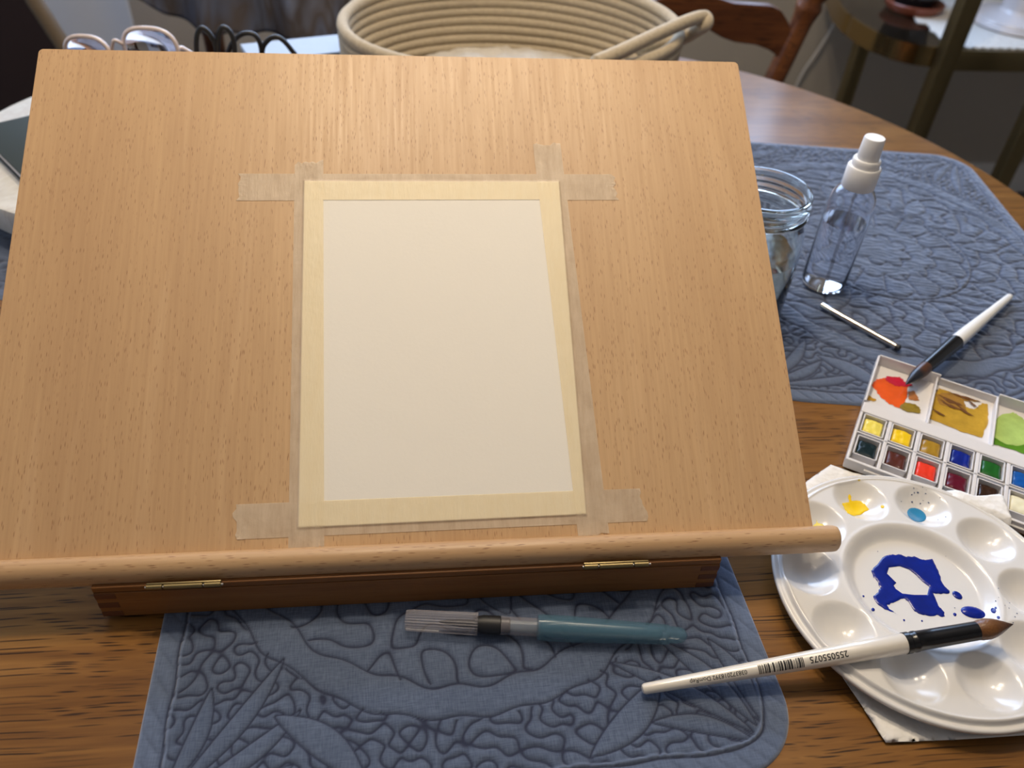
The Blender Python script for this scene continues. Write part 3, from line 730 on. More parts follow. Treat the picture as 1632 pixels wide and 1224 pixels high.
    dots = [(766, 210, 9), (720, 228, 6), (735, 178, 5), (803, 172, 4), (825, 220, 6), (722, 282, 8), (847, 288, 7), (785, 295, 6), (806, 273, 4), (642, 280, 4), (933, 252, 4), (976, 396, 6), (917, 417, 4), (740, 212, 5), (830, 193, 3), (1370, 932, 4), (1350, 1027, 5), (1372, 1000, 3), (1455, 1040, 4), (1510, 1120, 5), (1450, 1080, 4), (1495, 1145, 4), (1043, 1078, 4), (975, 690, 3), (465, 655, 4), (1420, 1060, 3), (1480, 1190, 4)]
    dm = paint('blue_speck', (0.01, 0.04, 0.16), 0.3)
    bm = bmesh.new()
    for (x, y, r_) in dots:
        p = onp(1300 + x / 4.708, 740 + y / 4.708); rr = r_ * 0.00008; c = [bm.verts.new((p[0] + rr * math.cos(k), p[1] + rr * math.sin(k), float(palette_h(p[0], p[1])) + 0.00018)) for k in np.linspace(0, 2 * PI, 7, endpoint=False)]; bm.faces.new(c)
    me = bpy.data.meshes.new('d'); bm.to_mesh(me); bm.free(); o = link('paint_specks', me, dm, t); o['kind'] = 'stuff'; o['label'] = 'scattered tiny dark blue paint specks'
    yel = paint('yellow', (0.90, 0.60, 0.01), 0.3, 0.15)
    blob([(200, 290), (250, 285), (245, 230), (262, 235), (270, 275), (330, 275), (370, 300), (400, 340), (350, 370), (290, 385), (235, 365), (215, 330)], yel, 'yellow_paint', 0.0004, 0.0008, None, 'bright yellow paint in a well', 6)
    blob(ell(500, 318, 14, 12), yel, 'yellow_drop', 0.0003, 0.0006); blob(ell(325, 120, 10, 8), paint('pale_yellow', (0.7, 0.55, 0.15)), 'yellow_drop', 0.0002, 0.0006)
    blob([(-20, 460), (5, 440), (5, 415), (14, 440), (50, 450), (80, 470), (60, 500), (-20, 510)], paint('lemon', (0.85, 0.72, 0.12), 0.3, 0.1), 'yellow_paint', 0.0003, 0.0008)
    blob(ell(758, 379, 76, 46, 25), paint('cerulean', (0.035, 0.24, 0.46), 0.15, 0.12), 'light_blue_paint', 0.0006, 0.0008, None, 'light blue paint drop in a well')
palette()

# ------------------------------------------------------------------ watercolour pan box
def paint_box():
    O = Vector((0.2852, 0.3626, 0)); U = Vector((0.833, -0.5545, 0)).normalized(); V = Vector((-U.y, U.x, 0))
    t = thing('watercolour_box', 'white plastic watercolour paint box with two rows of colour pans', 'paint box', O, (0, 0, math.atan2(U.y, U.x)))
    MX = Matrix(((U.x, V.x, 0, O.x), (U.y, V.y, 0, O.y), (0, 0, 1, TZ), (0, 0, 0, 1)))
    pl = M['box_plastic']; LW = 0.1315
    # pan tray: ribs form a grid of sockets
    bm = bmesh.new(); box_bm(bm, (0, 0, 0.0033), (LW, 0.066, 0.005), 0.0004, MX)
    box_bm(bm, (-0.001, -0.0012, 0.0033), (LW + 0.001, 0.0012, 0.0115), 0.0006, MX); box_bm(bm, (-0.001, 0.0545, 0.0033), (LW + 0.001, 0.0665, 0.0118), 0.0008, MX)
    box_bm(bm, (-0.0012, 0, 0.0033), (0.0008, 0.0545, 0.0115), 0.0006, MX); box_bm(bm, (LW - 0.0008, 0, 0.0033), (LW + 0.0012, 0.0545, 0.0115), 0.0006, MX)
    box_bm(bm, (0.012, -0.0030, 0.006), (0.060, -0.0006, 0.0085), 0.0006, MX); box_bm(bm, (0.066, -0.0030, 0.006), (0.118, -0.0006, 0.0085), 0.0006, MX)
    link('pan_tray', from_bm(bm), pl, t, smooth=False)
    for i in range(1, 6): u = 0.0001 + 0.0219 * i * 0.905 + 0.0; box('divider', (0.0099 + 0.0198 * i - 0.0106, 0.0012, 0.004), (0.0099 + 0.0198 * i - 0.0082, 0.0545, 0.0112), pl, t, 0.0003, MX)
    box('divider', (0.0008, 0.0305, 0.004), (LW - 0.0008, 0.0318, 0.0112), pl, t, 0.0003, MX)
    rows = [[('lemon', (0.78, 0.55, 0.003)), ('yellow', (0.95, 0.50, 0.005)), ('ochre', (0.38, 0.22, 0.02)), ('ultramarine', (0.006, 0.012, 0.20)), ('green', (0.012, 0.11, 0.015)), ('blue', (0.005, 0.09, 0.38))],
            [('indigo', (0.006, 0.018, 0.022)), ('red_brown', (0.09, 0.022, 0.014)), ('scarlet', (0.80, 0.045, 0.018)), ('crimson', (0.11, 0.004, 0.018)), ('umber', (0.035, 0.014, 0.006)), ('chinese_white', (0.85, 0.80, 0.58))]]
    nice = {'red_brown': 'reddish brown', 'chinese_white': 'creamy white', 'indigo': 'blackish green'}
    for ri, (row, vc) in enumerate(zip(rows, (0.0428, 0.0172))):
        for i, (cn, cc) in enumerate(row):
            uc = 0.0099 + 0.0198 * i; hw, hh = 0.0080, 0.0105
            bm = bmesh.new(); z0, z1 = 0.0052, 0.0118
            for lo, hi in (((uc - hw, vc - hh, z0), (uc - hw + 0.0009, vc + hh, z1)), ((uc + hw - 0.0009, vc - hh, z0), (uc + hw, vc + hh, z1)), ((uc - hw, vc - hh, z0), (uc + hw, vc - hh + 0.0009, z1)), ((uc - hw, vc + hh - 0.0009, z0), (uc + hw, vc + hh, z1)), ((uc - hw, vc - hh, z0), (uc + hw, vc + hh, z0 + 0.0008))):
                box_bm(bm, lo, hi, 0.0002, MX)
            p = link('paint_pan', from_bm(bm), pl, t, smooth=False)
            # domed cake of paint
            n = 14; G = np.zeros((n, n, 3)); rs = random.Random(i * 7 + ri)
            for a in range(n):
                for b in range(n):
                    x, y = a / (n - 1) * 2 - 1, b / (n - 1) * 2 - 1
                    arch = 0.0016 * (1 - x * x) * (1 if b == n - 1 else (b / (n - 1)))
                    loc = Vector((uc + x * (hw - 0.0016), vc + y * (hh - 0.0030) + arch * 0.8, 0.0104 + 0.0006 * noise.noise(Vector((x * 2, y * 2, i * 3 + ri))) - 0.0012 * max(abs(x), abs(y)) ** 6)); G[b, a] = MX @ loc
            me = grid_me(G); c = link('paint_cake', me, paint(cn, cc, 0.25, 0.2), p, label=nice.get(cn, cn) + ' paint cake')
            md = c.modifiers.new('s', 'SOLIDIFY'); md.thickness = 0.003; md.offset = -1
    # hinged mixing lid lying open behind, three wells, its back wall notched
    bm = bmesh.new()
    v0, v1 = 0.0675, 0.1280
    box_bm(bm, (0, v0, 0.0033), (LW, v1, 0.0045), 0.0004, MX)
    for lo, hi in (((-0.0012, v0, 0.0033), (0.0004, v1 + 0.0008, 0.0125)), ((LW - 0.0004, v0, 0.0033), (LW + 0.0012, v1 + 0.0008, 0.0125)), ((0, v0, 0.0033), (LW, v0 + 0.0014, 0.0105)),
                   ((0, v1 - 0.0005, 0.0033), (0.046, v1 + 0.0009, 0.0135)), ((0.046, v1 - 0.0005, 0.0033), (0.088, v1 + 0.0009, 0.0105)), ((0.088, v1 - 0.0005, 0.0033), (LW, v1 + 0.0009, 0.0135)),
                   ((0.0435, v0, 0.0033), (0.0449, v1, 0.0110)), ((0.0870, v0, 0.0033), (0.0884, v1, 0.0110))): box_bm(bm, lo, hi, 0.0004, MX)
    # sloping front faces of the wells
    lid = link('mixing_lid', from_bm(bm), pl, t, smooth=False)
    hz = TZ + 0.0047
    def zz(px, py): p = Z(1340 + px / 5.1, 560 + py / 5.1, hz); return (p.x, p.y)
    iv = MX.inverted()
    def clipu(p, k):
        q = iv @ Vector((p[0], p[1], 0)); lo = (0.0012, 0.0458, 0.0892)[k]; hi = (0.0428, 0.0862, 0.1298)[k]
        q.x = min(max(q.x, lo), hi); q.y = min(max(q.y, v0 + 0.0018), v1 - 0.0012); r = MX @ q; return (r.x, r.y)
    def smear(pts, name, mat, k, lift, label=None):
        pts = [clipu(zz(*p), k) for p in pts]; out = []
        for i in range(len(pts)):
            a, b = Vector(pts[i]), Vector(pts[(i + 1) % len(pts)])
            if (a - b).length < 1e-5: continue
            for s in range(5):
                q = a.lerp(b, s / 5)
                if s: q += Vector((random.uniform(-1, 1), random.uniform(-1, 1))) * 0.0006
                out.append(clipu((q.x, q.y), k))
        o = poly_sheet(name, out, 0.0012, lambda x, y, e: hz + lift + 0.00015 * min(1, e / 0.001) + 0.0001 * noise.noise(Vector((x * 500, y * 500, 1))), mat, lid)
        if label: o['label'] = label
    smear([(230, 265), (290, 225), (360, 215), (430, 215), (500, 240), (545, 290), (540, 370), (515, 430), (490, 460), (440, 450), (380, 415), (320, 370), (280, 310)], 'orange_smear', paint('orange', (0.80, 0.10, 0.008), 0.3, 0.35, 60), 0, 0.0001, 'orange red paint smear')
    smear([(360, 225), (375, 205), (480, 210), (520, 250), (580, 270), (575, 285), (520, 290), (450, 285), (390, 260)], 'crimson_smear', paint('rose', (0.50, 0.006, 0.03), 0.35), 0, 0.0004, 'crimson paint smear')
    smear([(545, 330), (590, 320), (620, 360), (640, 400), (600, 400), (550, 390)], 'brown_smear', paint('sienna', (0.42, 0.16, 0.05), 0.4), 0, 0.0002)
    smear([(480, 450), (520, 415), (600, 430), (645, 460), (640, 505), (560, 495), (500, 475)], 'olive_smear', paint('olive', (0.26, 0.18, 0.02), 0.35, 0.7, 200), 0, 0.0003)
    smear([(190, 365), (230, 358), (290, 395), (270, 408), (200, 388)], 'mustard_smear', paint('mustard', (0.50, 0.28, 0.03)), 0, 0.0001)
    smear([(710, 330), (800, 300), (860, 320), (980, 370), (975, 400), (1010, 450), (1080, 470), (1150, 420), (1195, 430), (1200, 560), (1150, 700), (1000, 660), (840, 595), (660, 530), (690, 430)], 'ochre_smear', paint('ochre_wash', (0.50, 0.30, 0.035), 0.2, 0.45, 90), 1, 0.0001, 'ochre paint covering the middle mixing well')
    smear([(770, 350), (880, 335), (990, 390), (1110, 400), (1140, 415), (1000, 400), (1030, 500), (960, 480), (880, 455), (800, 430)], 'brown_smear', paint('burnt', (0.33, 0.17, 0.03), 0.3, 0.5, 150), 1, 0.0004)
    for k, (x0, y0, x1, y1, w_) in enumerate(((785, 350, 1000, 450, 16), (800, 395, 985, 485, 12), (850, 325, 1135, 415, 9), (930, 430, 1090, 545, 10), (720, 345, 800, 300, 10), (1010, 380, 1120, 470, 8), (740, 470, 860, 540, 8))):
        dx, dy = x1 - x0, y1 - y0; L = math.hypot(dx, dy); nx_, ny_ = -dy / L * w_, dx / L * w_; mx_, my_ = (x0 + x1) / 2 + nx_ * 0.8, (y0 + y1) / 2 + ny_ * 0.8
        smear([(x0, y0), (mx_ - nx_, my_ - ny_), (x1, y1), (mx_ + nx_, my_ + ny_)], 'brown_stroke', paint('umber_stroke', (0.15, 0.06, 0.015), 0.35, 0.4, 200), 1, 0.0007 + 0.00005 * k)
    smear([(1165, 600), (1185, 560), (1230, 600), (1300, 700), (1400, 740), (1560, 740), (1560, 860), (1400, 800), (1250, 760), (1160, 700)], 'dark_green_smear', paint('sap_green', (0.10, 0.26, 0.02), 0.2, 0.3), 2, 0.0001)
    smear([(1205, 620), (1240, 550), (1300, 520), (1400, 495), (1440, 520), (1500, 560), (1580, 600), (1560, 740), (1440, 770), (1330, 750), (1240, 700)], 'green_smear', paint('leaf_green', (0.42, 0.58, 0.16), 0.25, 0.3, 80), 2, 0.0003, 'pale green paint smear')
paint_box()

# ------------------------------------------------------------------ brushes
def text_on(handle, body, size, s0, phi0, rad_at, A, ax, n, c, name, label):
    cu = bpy.data.curves.new('t', 'FONT'); cu.body = body; cu.size = size; cu.resolution_u = 3; cu.offset = size * 0.012
    to = bpy.data.objects.new('t', cu); COL.objects.link(to); dg = bpy.context.evaluated_depsgraph_get()
    me = bpy.data.meshes.new_from_object(to.evaluated_get(dg)); bpy.data.objects.remove(to)
    bm = bmesh.new(); bm.from_mesh(me); bmesh.ops.triangulate(bm, faces=bm.faces)
    for _ in range(4):
        es = [e for e in bm.edges if e.calc_length() > 0.0006]
        if es: bmesh.ops.subdivide_edges(bm, edges=es, cuts=1); bmesh.ops.triangulate(bm, faces=bm.faces)
    for v in bm.verts:
        s = s0 - v.co.x; r = rad_at(s) + 0.00008; ph = phi0 + v.co.y / r
        v.co = A + ax * s + n * (r * math.cos(ph)) + c * (r * math.sin(ph))
    bm.to_mesh(me); bm.free(); me.materials.clear()
    return link(name, me, M['ink'], handle, label=label)
def lin(prof):
    def f(s):
        for (a, ra), (b, rb) in zip(prof, prof[1:]):
            if a <= s <= b: return ra + (rb - ra) * (s - a) / (b - a)
        return prof[-1][1]
    return f
def s_on(A, ax, px, L):
    best = (1e9, 0)
    for k in range(2001):
        s = L * k / 2000; p = A + ax * s - CAM; x = 816 + FPX * p.dot(R_) / p.dot(F_)
        best = min(best, (abs(x - px), s))
    return best[1]
def wash_brush():
    A = Z(1023, 1098.5, 0.0045); B = Z(1615, 995, 0.0285)
    L = (B - A).length; ax, n, side = frame_of(A, B)
    c = ax.cross(Vector((0, 0, 1))).normalized()
    if c.y > 0: c = -c
    t = thing('wash_brush', 'large round brush with pearl white handle and printed barcode across the palette rim', 'paint brush', A)
    s1 = s_on(A, ax, 1440, L); s2 = s_on(A, ax, 1556, L)
    hp = [(0, 0.0012), (0.0004, 0.0022), (0.0016, 0.0028), (s1 * 0.25, 0.0036), (s1 * 0.5, 0.0044), (s1 * 0.8, 0.0052), (s1, 0.0054), (s1 + 0.001, 0.0048)]
    h = lathe('handle', A, B, hp, M['pearl'], t, seg=40)
    ra = lin(hp)
    fp = [(s1, 0.0050), (s1 + 0.0003, 0.0057), (s1 + 0.003, 0.0057), (s1 + 0.0034, 0.0053), (s1 + 0.005, 0.0053), (s1 + 0.0054, 0.0056), (s1 + 0.007, 0.0056), (s1 + 0.0075, 0.0053), (s1 + 0.016, 0.0052), (s2, 0.0050)]
    lathe('ferrule', A, B, fp, M['black_gloss'], t, seg=40)
    L3 = L - s2
    bp = [(s2 - 0.003, 0.0046)] + [(s2 + L3 * q, 0.0001 + 0.0052 * r_) for q, r_ in ((0, 0.92), (0.12, 1.03), (0.3, 1.06), (0.45, 0.95), (0.6, 0.74), (0.75, 0.47), (0.88, 0.22), (1.0, 0.0))]
    lathe('bristles', A, B, bp, M['bristle'], t, seg=32, attr=True)
    phm = 0.62
    text_on(h, '255055075', 0.0047, s_on(A, ax, 1346, L), phm - 0.45, ra, A, ax, n, c, 'printed_number', 'printed number 255055075')
    text_on(h, '038372018392 DomRep', 0.0031, s_on(A, ax, 1187, L), phm - 0.30, ra, A, ax, n, c, 'printed_text', 'small printed text 038372018392 DomRep')
    a0, a1 = s_on(A, ax, 1205, L), s_on(A, ax, 1281, L); bm = bmesh.new(); rs = random.Random(9); W_ = a1 - a0; s = a0; unit = W_ / 95
    while s < a1 - unit * 4:
        wd = unit * rs.choice((1, 1, 2, 2, 3, 4)); ra1, ra2 = ra(s) + 0.00006, ra(s + wd) + 0.00006
        rows = [[], []]
        for k in range(6):
            ph = phm - 0.62 + k * 0.23
            for m_, (ss, rr) in enumerate(((s, ra1), (s + wd, ra2))): rows[m_].append(bm.verts.new(A + ax * ss + n * rr * math.cos(ph) + c * rr * math.sin(ph)))
        for k in range(5): bm.faces.new((rows[0][k], rows[1][k], rows[1][k + 1], rows[0][k + 1]))
        s += wd + unit * rs.choice((1, 1, 1, 2))
    me = bpy.data.meshes.new('bars'); bm.to_mesh(me); bm.free(); link('barcode', me, M['ink'], h, smooth=False, label='black printed barcode')
wash_brush()
def small_brush():
    A = Z(1610, 472, 0.0052); B = Z(1443, 613, 0.0130); L = (B - A).length; ax, n, side = frame_of(A, B)
    t = thing('round_brush', 'white handled brush resting its dark wet tip in the paint box', 'paint brush', A)
    h1, h2 = 0.56 * L, 0.83 * L
    lathe('handle', A, B, [(0, 0.001), (0.0006, 0.0024), (0.003, 0.0031), (0.2 * L, 0.0040), (0.42 * L, 0.0054), (h1, 0.0060), (h1 + 0.001, 0.005)], M['white_lacquer'], t, seg=32)
    lathe('ferrule', A, B, [(h1 + 0.0002, 0.0050), (h1 + 0.0004, 0.0062), (h1 + 0.006, 0.0062), (h2, 0.0050)], M['black_gloss'], t, seg=32)
    lathe('bristles', A, B, [(h2 - 0.002, 0.0048), (h2, 0.0049), (h2 + 0.2 * (L - h2), 0.0052), (h2 + 0.55 * (L - h2), 0.0042), (h2 + 0.85 * (L - h2), 0.0018), (L, 0.0001)], M['bristle_wet'], t, seg=24, attr=True)
small_brush()
def water_brush():
    A = Z(646, 988, 0.0062); B = Z(1095, 1013, 0.0068); L = (B - A).length
    t = thing('water_brush', 'translucent blue water brush pen with clear ribbed cap lying on the placemat', 'water brush', A)
    f = lambda px: L * (px - 646) / 449.0
    lathe('cap', A, B, [(0, 0.0040), (0.0003, 0.0053), (f(655), 0.0056), (f(757), 0.0059), (f(761), 0.0060), (f(762), 0.0054)], M['cap_body'], t, seg=96, mod=lambda s, a: 1 + 0.035 * math.cos(a * 24), label='clear ribbed cap')
    ax, n, sd = frame_of(A, B)
    lathe('bristles', A, B, [(f(700), 0.0004), (f(712), 0.0014), (f(735), 0.0022), (f(760), 0.0022)], M['black_rubber'], t, seg=16)
    lathe('inner_sleeve', A, B, [(f(798), 0.0052), (f(812), 0.0049), (f(858), 0.0049)], M['cap_body'], t, seg=40)
    lathe('ferrule', A, B, [(f(757), 0.0040), (f(770), 0.0050), (f(797), 0.0050), (f(798), 0.0042), (f(811), 0.0042), (f(813), 0.0036)], M['black_rubber'], t, seg=32)
    lathe('neck', A, B, [(f(813), 0.0030), (f(857), 0.0033)] , M['blue_body'], t, seg=32, mod=None)
    bp = [(f(855), 0.0050), (f(857), 0.0068), (f(880), 0.0072), (f(905), 0.0071), (f(960), 0.0065), (f(1020), 0.0058), (f(1063), 0.0054), (f(1066), 0.0050), (f(1068), 0.0046), (f(1082), 0.0044), (f(1090), 0.0036), (f(1095), 0.0012)]
    lathe('barrel', A, B, bp, M['blue_body'], t, seg=40, label='translucent blue squeeze barrel')
    lathe('inner_tube', A, B, [(f(862), 0.0036), (f(880), 0.0052), (f(905), 0.0052), (f(1000), 0.0042), (f(1050), 0.0034), (f(1056), 0.001)], M['blue_body'], t, seg=28)
water_brush()
def stylus():
    A = Z(1309, 486, 0.0040); B = Z(1435, 556, 0.0036); L = (B - A).length
    t = thing('metal_stylus', 'slim silver metal rod with a black tip on the blue placemat', 'stylus', A)
    lathe('shaft', A, B, [(0, 0.0018), (0.0004, 0.0026), (0.70 * L, 0.0026), (0.702 * L, 0.0021), (0.712 * L, 0.0021), (0.714 * L, 0.0026), (0.95 * L, 0.0026)], M['steel'], t, seg=24)
    lathe('rubber_tip', A, B, [(0.95 * L, 0.0027), (0.985 * L, 0.0026), (L, 0.0012)], M['black_rubber'], t, seg=24, label='black tip')
stylus()

# ------------------------------------------------------------------ spray bottle and jar
def spray_bottle():
    c = Vector((0.3560, 0.5830, 0.0016)); t = thing('spray_bottle', 'clear plastic spray bottle of water with white pump cap', 'spray bottle', c)
    R = 0.0192
    o = vlathe('bottle_body', c, [(0.0, 0.0008), (R * 0.8, 0.0), (R * 0.95, 0.0012), (R, 0.005), (R, 0.074), (R * 0.985, 0.081), (R * 0.92, 0.088), (R * 0.76, 0.0935), (R * 0.60, 0.096), (R * 0.60, 0.104),
                             (R * 0.55, 0.104), (R * 0.55, 0.0950), (R * 0.71, 0.0922), (R * 0.87, 0.087), (R * 0.935, 0.080), (R * 0.95, 0.074), (R * 0.95, 0.006), (R * 0.88, 0.0028), (0.0, 0.0022)], M['pet'], t, 64)
    vlathe('water', c, [(0.0, 0.0024), (R * 0.87, 0.0030), (R * 0.945, 0.0065), (R * 0.945, 0.0640), (0.0, 0.0640)], M['water'], t, 64)
    tube('dip_tube', [c + Vector((0.002, 0, 0.006)), c + Vector((0.001, 0, 0.05)), c + Vector((0, 0, 0.10))], 0.0011, M['cap_body'], t, 10)
    vlathe('pump_collar', c, [(0.0, 0.0990), (0.0128, 0.0955), (0.0133, 0.0965), (0.0133, 0.1130), (0.0125, 0.1142), (0.0105, 0.1142), (0.0, 0.1142)], M['cap_white'], t, 64, mod=None)
    vlathe('pump_stem', c, [(0.0, 0.1142), (0.0108, 0.1142), (0.0110, 0.1150), (0.0110, 0.1195), (0.0103, 0.1205), (0.0, 0.1205)], M['cap_white'], t, 48)
    vlathe('spray_nozzle', c, [(0.0, 0.1205), (0.0086, 0.1205), (0.0088, 0.1215), (0.0082, 0.1370), (0.0077, 0.1382), (0.0, 0.1385)], M['cap_white'], t, 48)
spray_bottle()
def jar():
    H = 0.112; p = Z(1219, 301, H); c = Vector((p.x, p.y, 0.0010)); t = thing('glass_jar', 'clear glass screw-top jar of murky rinse water beside the drawing board', 'jar', c)
    R = 0.0405; r = 0.0365
    outer = [(0.0, 0.002), (R * 0.85, 0.0), (R * 0.97, 0.002), (R, 0.008), (R, 0.066), (R * 0.97, 0.078), (R * 0.90, 0.086), (r * 0.97, 0.0895), (r * 0.96, 0.092)]
    z = 0.092
    for k in range(3): outer += [(r * 0.97, z), (r * 1.03, z + 0.0014), (r * 1.03, z + 0.0026), (r * 0.97, z + 0.0040)]; z += 0.0050
    outer += [(r * 0.98, H - 0.003), (r * 1.01, H - 0.0015), (r * 0.99, H), (r * 0.94, H), (r * 0.92, H - 0.0015)]
    inner = [(r * 0.90, 0.092), (R * 0.85, 0.083), (R * 0.91, 0.076), (R * 0.94, 0.066), (R * 0.94, 0.008), (R * 0.9, 0.0050), (0.0, 0.0055)]
    vlathe('jar_body', c, outer + inner, M['glass'], t, 72, ang=60)
    vlathe('rinse_water', c, [(0.0, 0.0057), (R * 0.89, 0.0052), (R * 0.935, 0.0085), (R * 0.935, 0.058), (0.0, 0.058)], M['murky'], t, 64, label='murky rinse water')
jar()

# ------------------------------------------------------------------ rope basket with fleece liner
def basket():
    cx_, cy_ = 0.104, 0.957; t = thing('rope_basket', 'cream coiled cotton rope basket with a side handle and fleece lining', 'basket', (cx_, cy_, TZ))
    rx, ry = 0.189, 0.160; rr = 0.0064; turns = 10; path = []; n = 96
    H = 0.118
    for k in range(n * turns + 1):
        f = k / (n * turns); a = 2 * PI * k / n + 2.2; z = TZ + rr + 0.0006 + (H - rr * 2) * f
        s = 0.90 + 0.10 * math.sin(min(1, f * 1.15) * PI / 2); wob = 1 + 0.004 * math.sin(a * 5 + f * 9)
        path.append((cx_ + rx * s * wob * math.cos(a), cy_ + ry * s * wob * math.sin(a), z))
    me = tube_me(path, rr, 10); link('basket_wall', me, M['rope'], t)
    sp = []
    for k in range(14 * 48): f = k / (14 * 48); a = 2 * PI * k / 48; sp.append((cx_ + rx * 0.86 * f * math.cos(a), cy_ + ry * 0.86 * f * math.sin(a), TZ + rr + 0.0004))
    link('basket_base', tube_me(sp, rr, 8), M['rope'], t)
    ZH = 0.118
    pts = [Z(948, 100, ZH - 0.002), Z(990, 82, ZH + 0.002), Z(1045, 56, ZH + 0.004), Z(1095, 34, ZH + 0.006), Z(1122, 27, ZH + 0.005), Z(1126, 38, ZH), Z(1108, 50, ZH - 0.010), Z(1085, 62, ZH - 0.022), Z(1050, 68, ZH - 0.026), Z(1020, 76, ZH - 0.02)]
    tube('handle', smooth_path(pts, 8), 0.0072, M['rope'], t, 12)
    # fleece liner
    nr, na = 26, 120; P = np.zeros((nr, na, 3))
    for i in range(nr):
        f = i / (nr - 1)
        for j in range(na):
            a = 2 * PI * j / na; x = cx_ + rx * 0.84 * f * math.cos(a); y = cy_ + ry * 0.84 * f * math.sin(a)
            P[i, j] = (x, y, 0.020 + 0.022 * (1 - f ** 8) + 0.006 * noise.noise(Vector((x * 40, y * 40, 0))) + 0.003 * noise.noise(Vector((x * 120, y * 120, 3))))
    P[0, :, :] = P[0].mean(0); me = grid_me(P, True); o = link('fleece_liner', me, M['fleece'], t, label='fluffy cream fleece lining')
basket()

# ------------------------------------------------------------------ marble tray and what it carries
def marble_tray():
    c = Vector((-0.262, 0.795, 0.0003)); t = thing('marble_tray', 'round white marble turntable on the left placemat', 'tray', c)
    vlathe('tray_foot', c, [(0.0, 0.0), (0.10, 0.0), (0.104, 0.002), (0.104, 0.012), (0.0, 0.012)], M['marble'], t)
    vlathe('tray_top', c, [(0.0, 0.012), (0.168, 0.012), (0.171, 0.014), (0.173, 0.020), (0.173, 0.034), (0.1715, 0.0385), (0.168, 0.040), (0.0, 0.040)], M['marble'], t, 96)
    # dark green book at the left edge
    z = 0.041
    a = Z(-30, 212, z + 0.012); b = Z(32, 282, z + 0.012)
    q = [Z(-6, 232, z + 0.010), Z(40, 222, z + 0.010)]
    e = (Z(32, 276, z + 0.01) - Z(-4, 240, z + 0.01)); e.z = 0; e.normalize(); p = Vector((-e.y, e.x, 0)); o0 = Z(-4, 241, z + 0.01); o0.z = z
    bk = thing('notebook', 'dark green covered notebook lying on the marble turntable', 'notebook', o0)
    MX = Matrix(((e.x, p.x, 0, o0.x), (e.y, p.y, 0, o0.y), (0, 0, 1, z), (0, 0, 0, 1)))
    box('pages', (-0.058, 0.001, 0.0015), (0.058, 0.080, 0.0085), M['ceramic'], bk, 0.0004, MX, label='cream pages')
    box('cover', (-0.060, 0.0, 0.0085), (0.060, 0.082, 0.0105), M['phone'], bk, 0.0006, MX); box('back_cover', (-0.060, 0.0, 0.0), (0.060, 0.082, 0.0015), M['phone'], bk, 0.0005, MX)
    # wooden organiser that holds the glasses and the scissors up
    ob = thing('desk_organiser', 'low beech desk organiser standing behind the drawing board', 'organiser', (-0.22, 0.83, 0.041))
    x0, x1, y0, y1 = -0.335, -0.115, 0.800, 0.845; z1 = 0.098
    box('base', (x0, y0, 0.0405), (x1, y1, 0.0445), M['beech_box'], ob, 0.0005)
    for ya in (y0, y1 - 0.004): box('side', (x0, ya, 0.0445), (x1, ya + 0.004, z1), M['beech_box'], ob, 0.0005)
    for xa in (x0, x1 - 0.004): box('end', (xa, y0 + 0.004, 0.0445), (xa + 0.004, y1 - 0.004, z1), M['beech_box'], ob, 0.0005)
    # eyeglasses, standing lens edge up
    g = thing('eyeglasses', 'rose-clear framed eyeglasses standing above the top edge of the board', 'eyeglasses', (-0.27, 0.815, 0.09))
    yq = 0.822
    for k, (l, r, top) in enumerate(((104, 176, 58), (200, 284, 45))):
        pl, pr = Y(l, 82, yq), Y(r, 84, yq); pt = Y((l + r) / 2, top, yq); cx_ = (pl.x + pr.x) / 2; hw = (pr.x - pl.x) / 2 + 0.001; cz = pt.z - 0.019
        ring = [(cx_ + hw * math.copysign(abs(math.cos(a)) ** 0.75, math.cos(a)), yq - 0.003 * math.cos(a), cz + 0.019 * math.copysign(abs(math.sin(a)) ** 0.85, math.sin(a))) for a in np.linspace(0, 2 * PI, 48, endpoint=False)]
        fr = tube('frame_rim', ring, 0.0021, M['rose_frame'], g, 10, True)
        bm = bmesh.new(); bm.faces.new([bm.verts.new(p) for p in ring]); r2 = bmesh.ops.extrude_face_region(bm, geom=list(bm.faces))
        for v in r2['geom']:
            if isinstance(v, bmesh.types.BMVert): v.co.y += 0.0015
        link('lens', from_bm(bm), M['lens'], fr)
        if k == 0: prev = (cx_ + hw, cz)
        else: tube('bridge', smooth_path([(prev[0], yq, prev[1] + 0.004), ((prev[0] + cx_ - hw) / 2, yq - 0.003, cz + 0.008), (cx_ - hw, yq, cz + 0.004)], 6), 0.0017, M['rose_frame'], g)
    pr = Y(292, 82, yq); tube('temple', smooth_path([(pr.x - 0.006, yq + 0.004, pr.z + 0.001), (pr.x, yq + 0.006, pr.z), (pr.x + 0.010, yq + 0.008, pr.z - 0.014), (pr.x + 0.004, yq + 0.01, 0.06)], 6), 0.0022, M['rose_frame'], g)
    # two pairs of black scissors, loops up
    def loop(par, pts, r, y): tube('finger_loop', smooth_path([Y(*q, y) for q in pts], 6), r, M['black_rubber'], par, 10)
    s1 = thing('scissors', 'black scissors with two wide round finger loops upright beside the basket', 'scissors', (-0.135, 0.83, 0.05))
    y = 0.832
    loop(s1, [(362, 92), (368, 72), (380, 58), (393, 53), (406, 56), (414, 68), (417, 84), (416, 100), (395, 108), (372, 104), (362, 92)], 0.0024, y)
    loop(s1, [(417, 92), (420, 74), (430, 62), (441, 59), (452, 65), (464, 79), (472, 92), (462, 106), (438, 110), (420, 104), (417, 92)], 0.0024, y)
    a = Y(412, 104, y); b = Y(424, 106, y)
    prism('blade', [a, (a.x + 0.006, a.y, a.z), (a.x + 0.010, a.y, 0.050), (a.x + 0.006, a.y, 0.046)], (0, 0.0012, 0), M['steel'], s1)
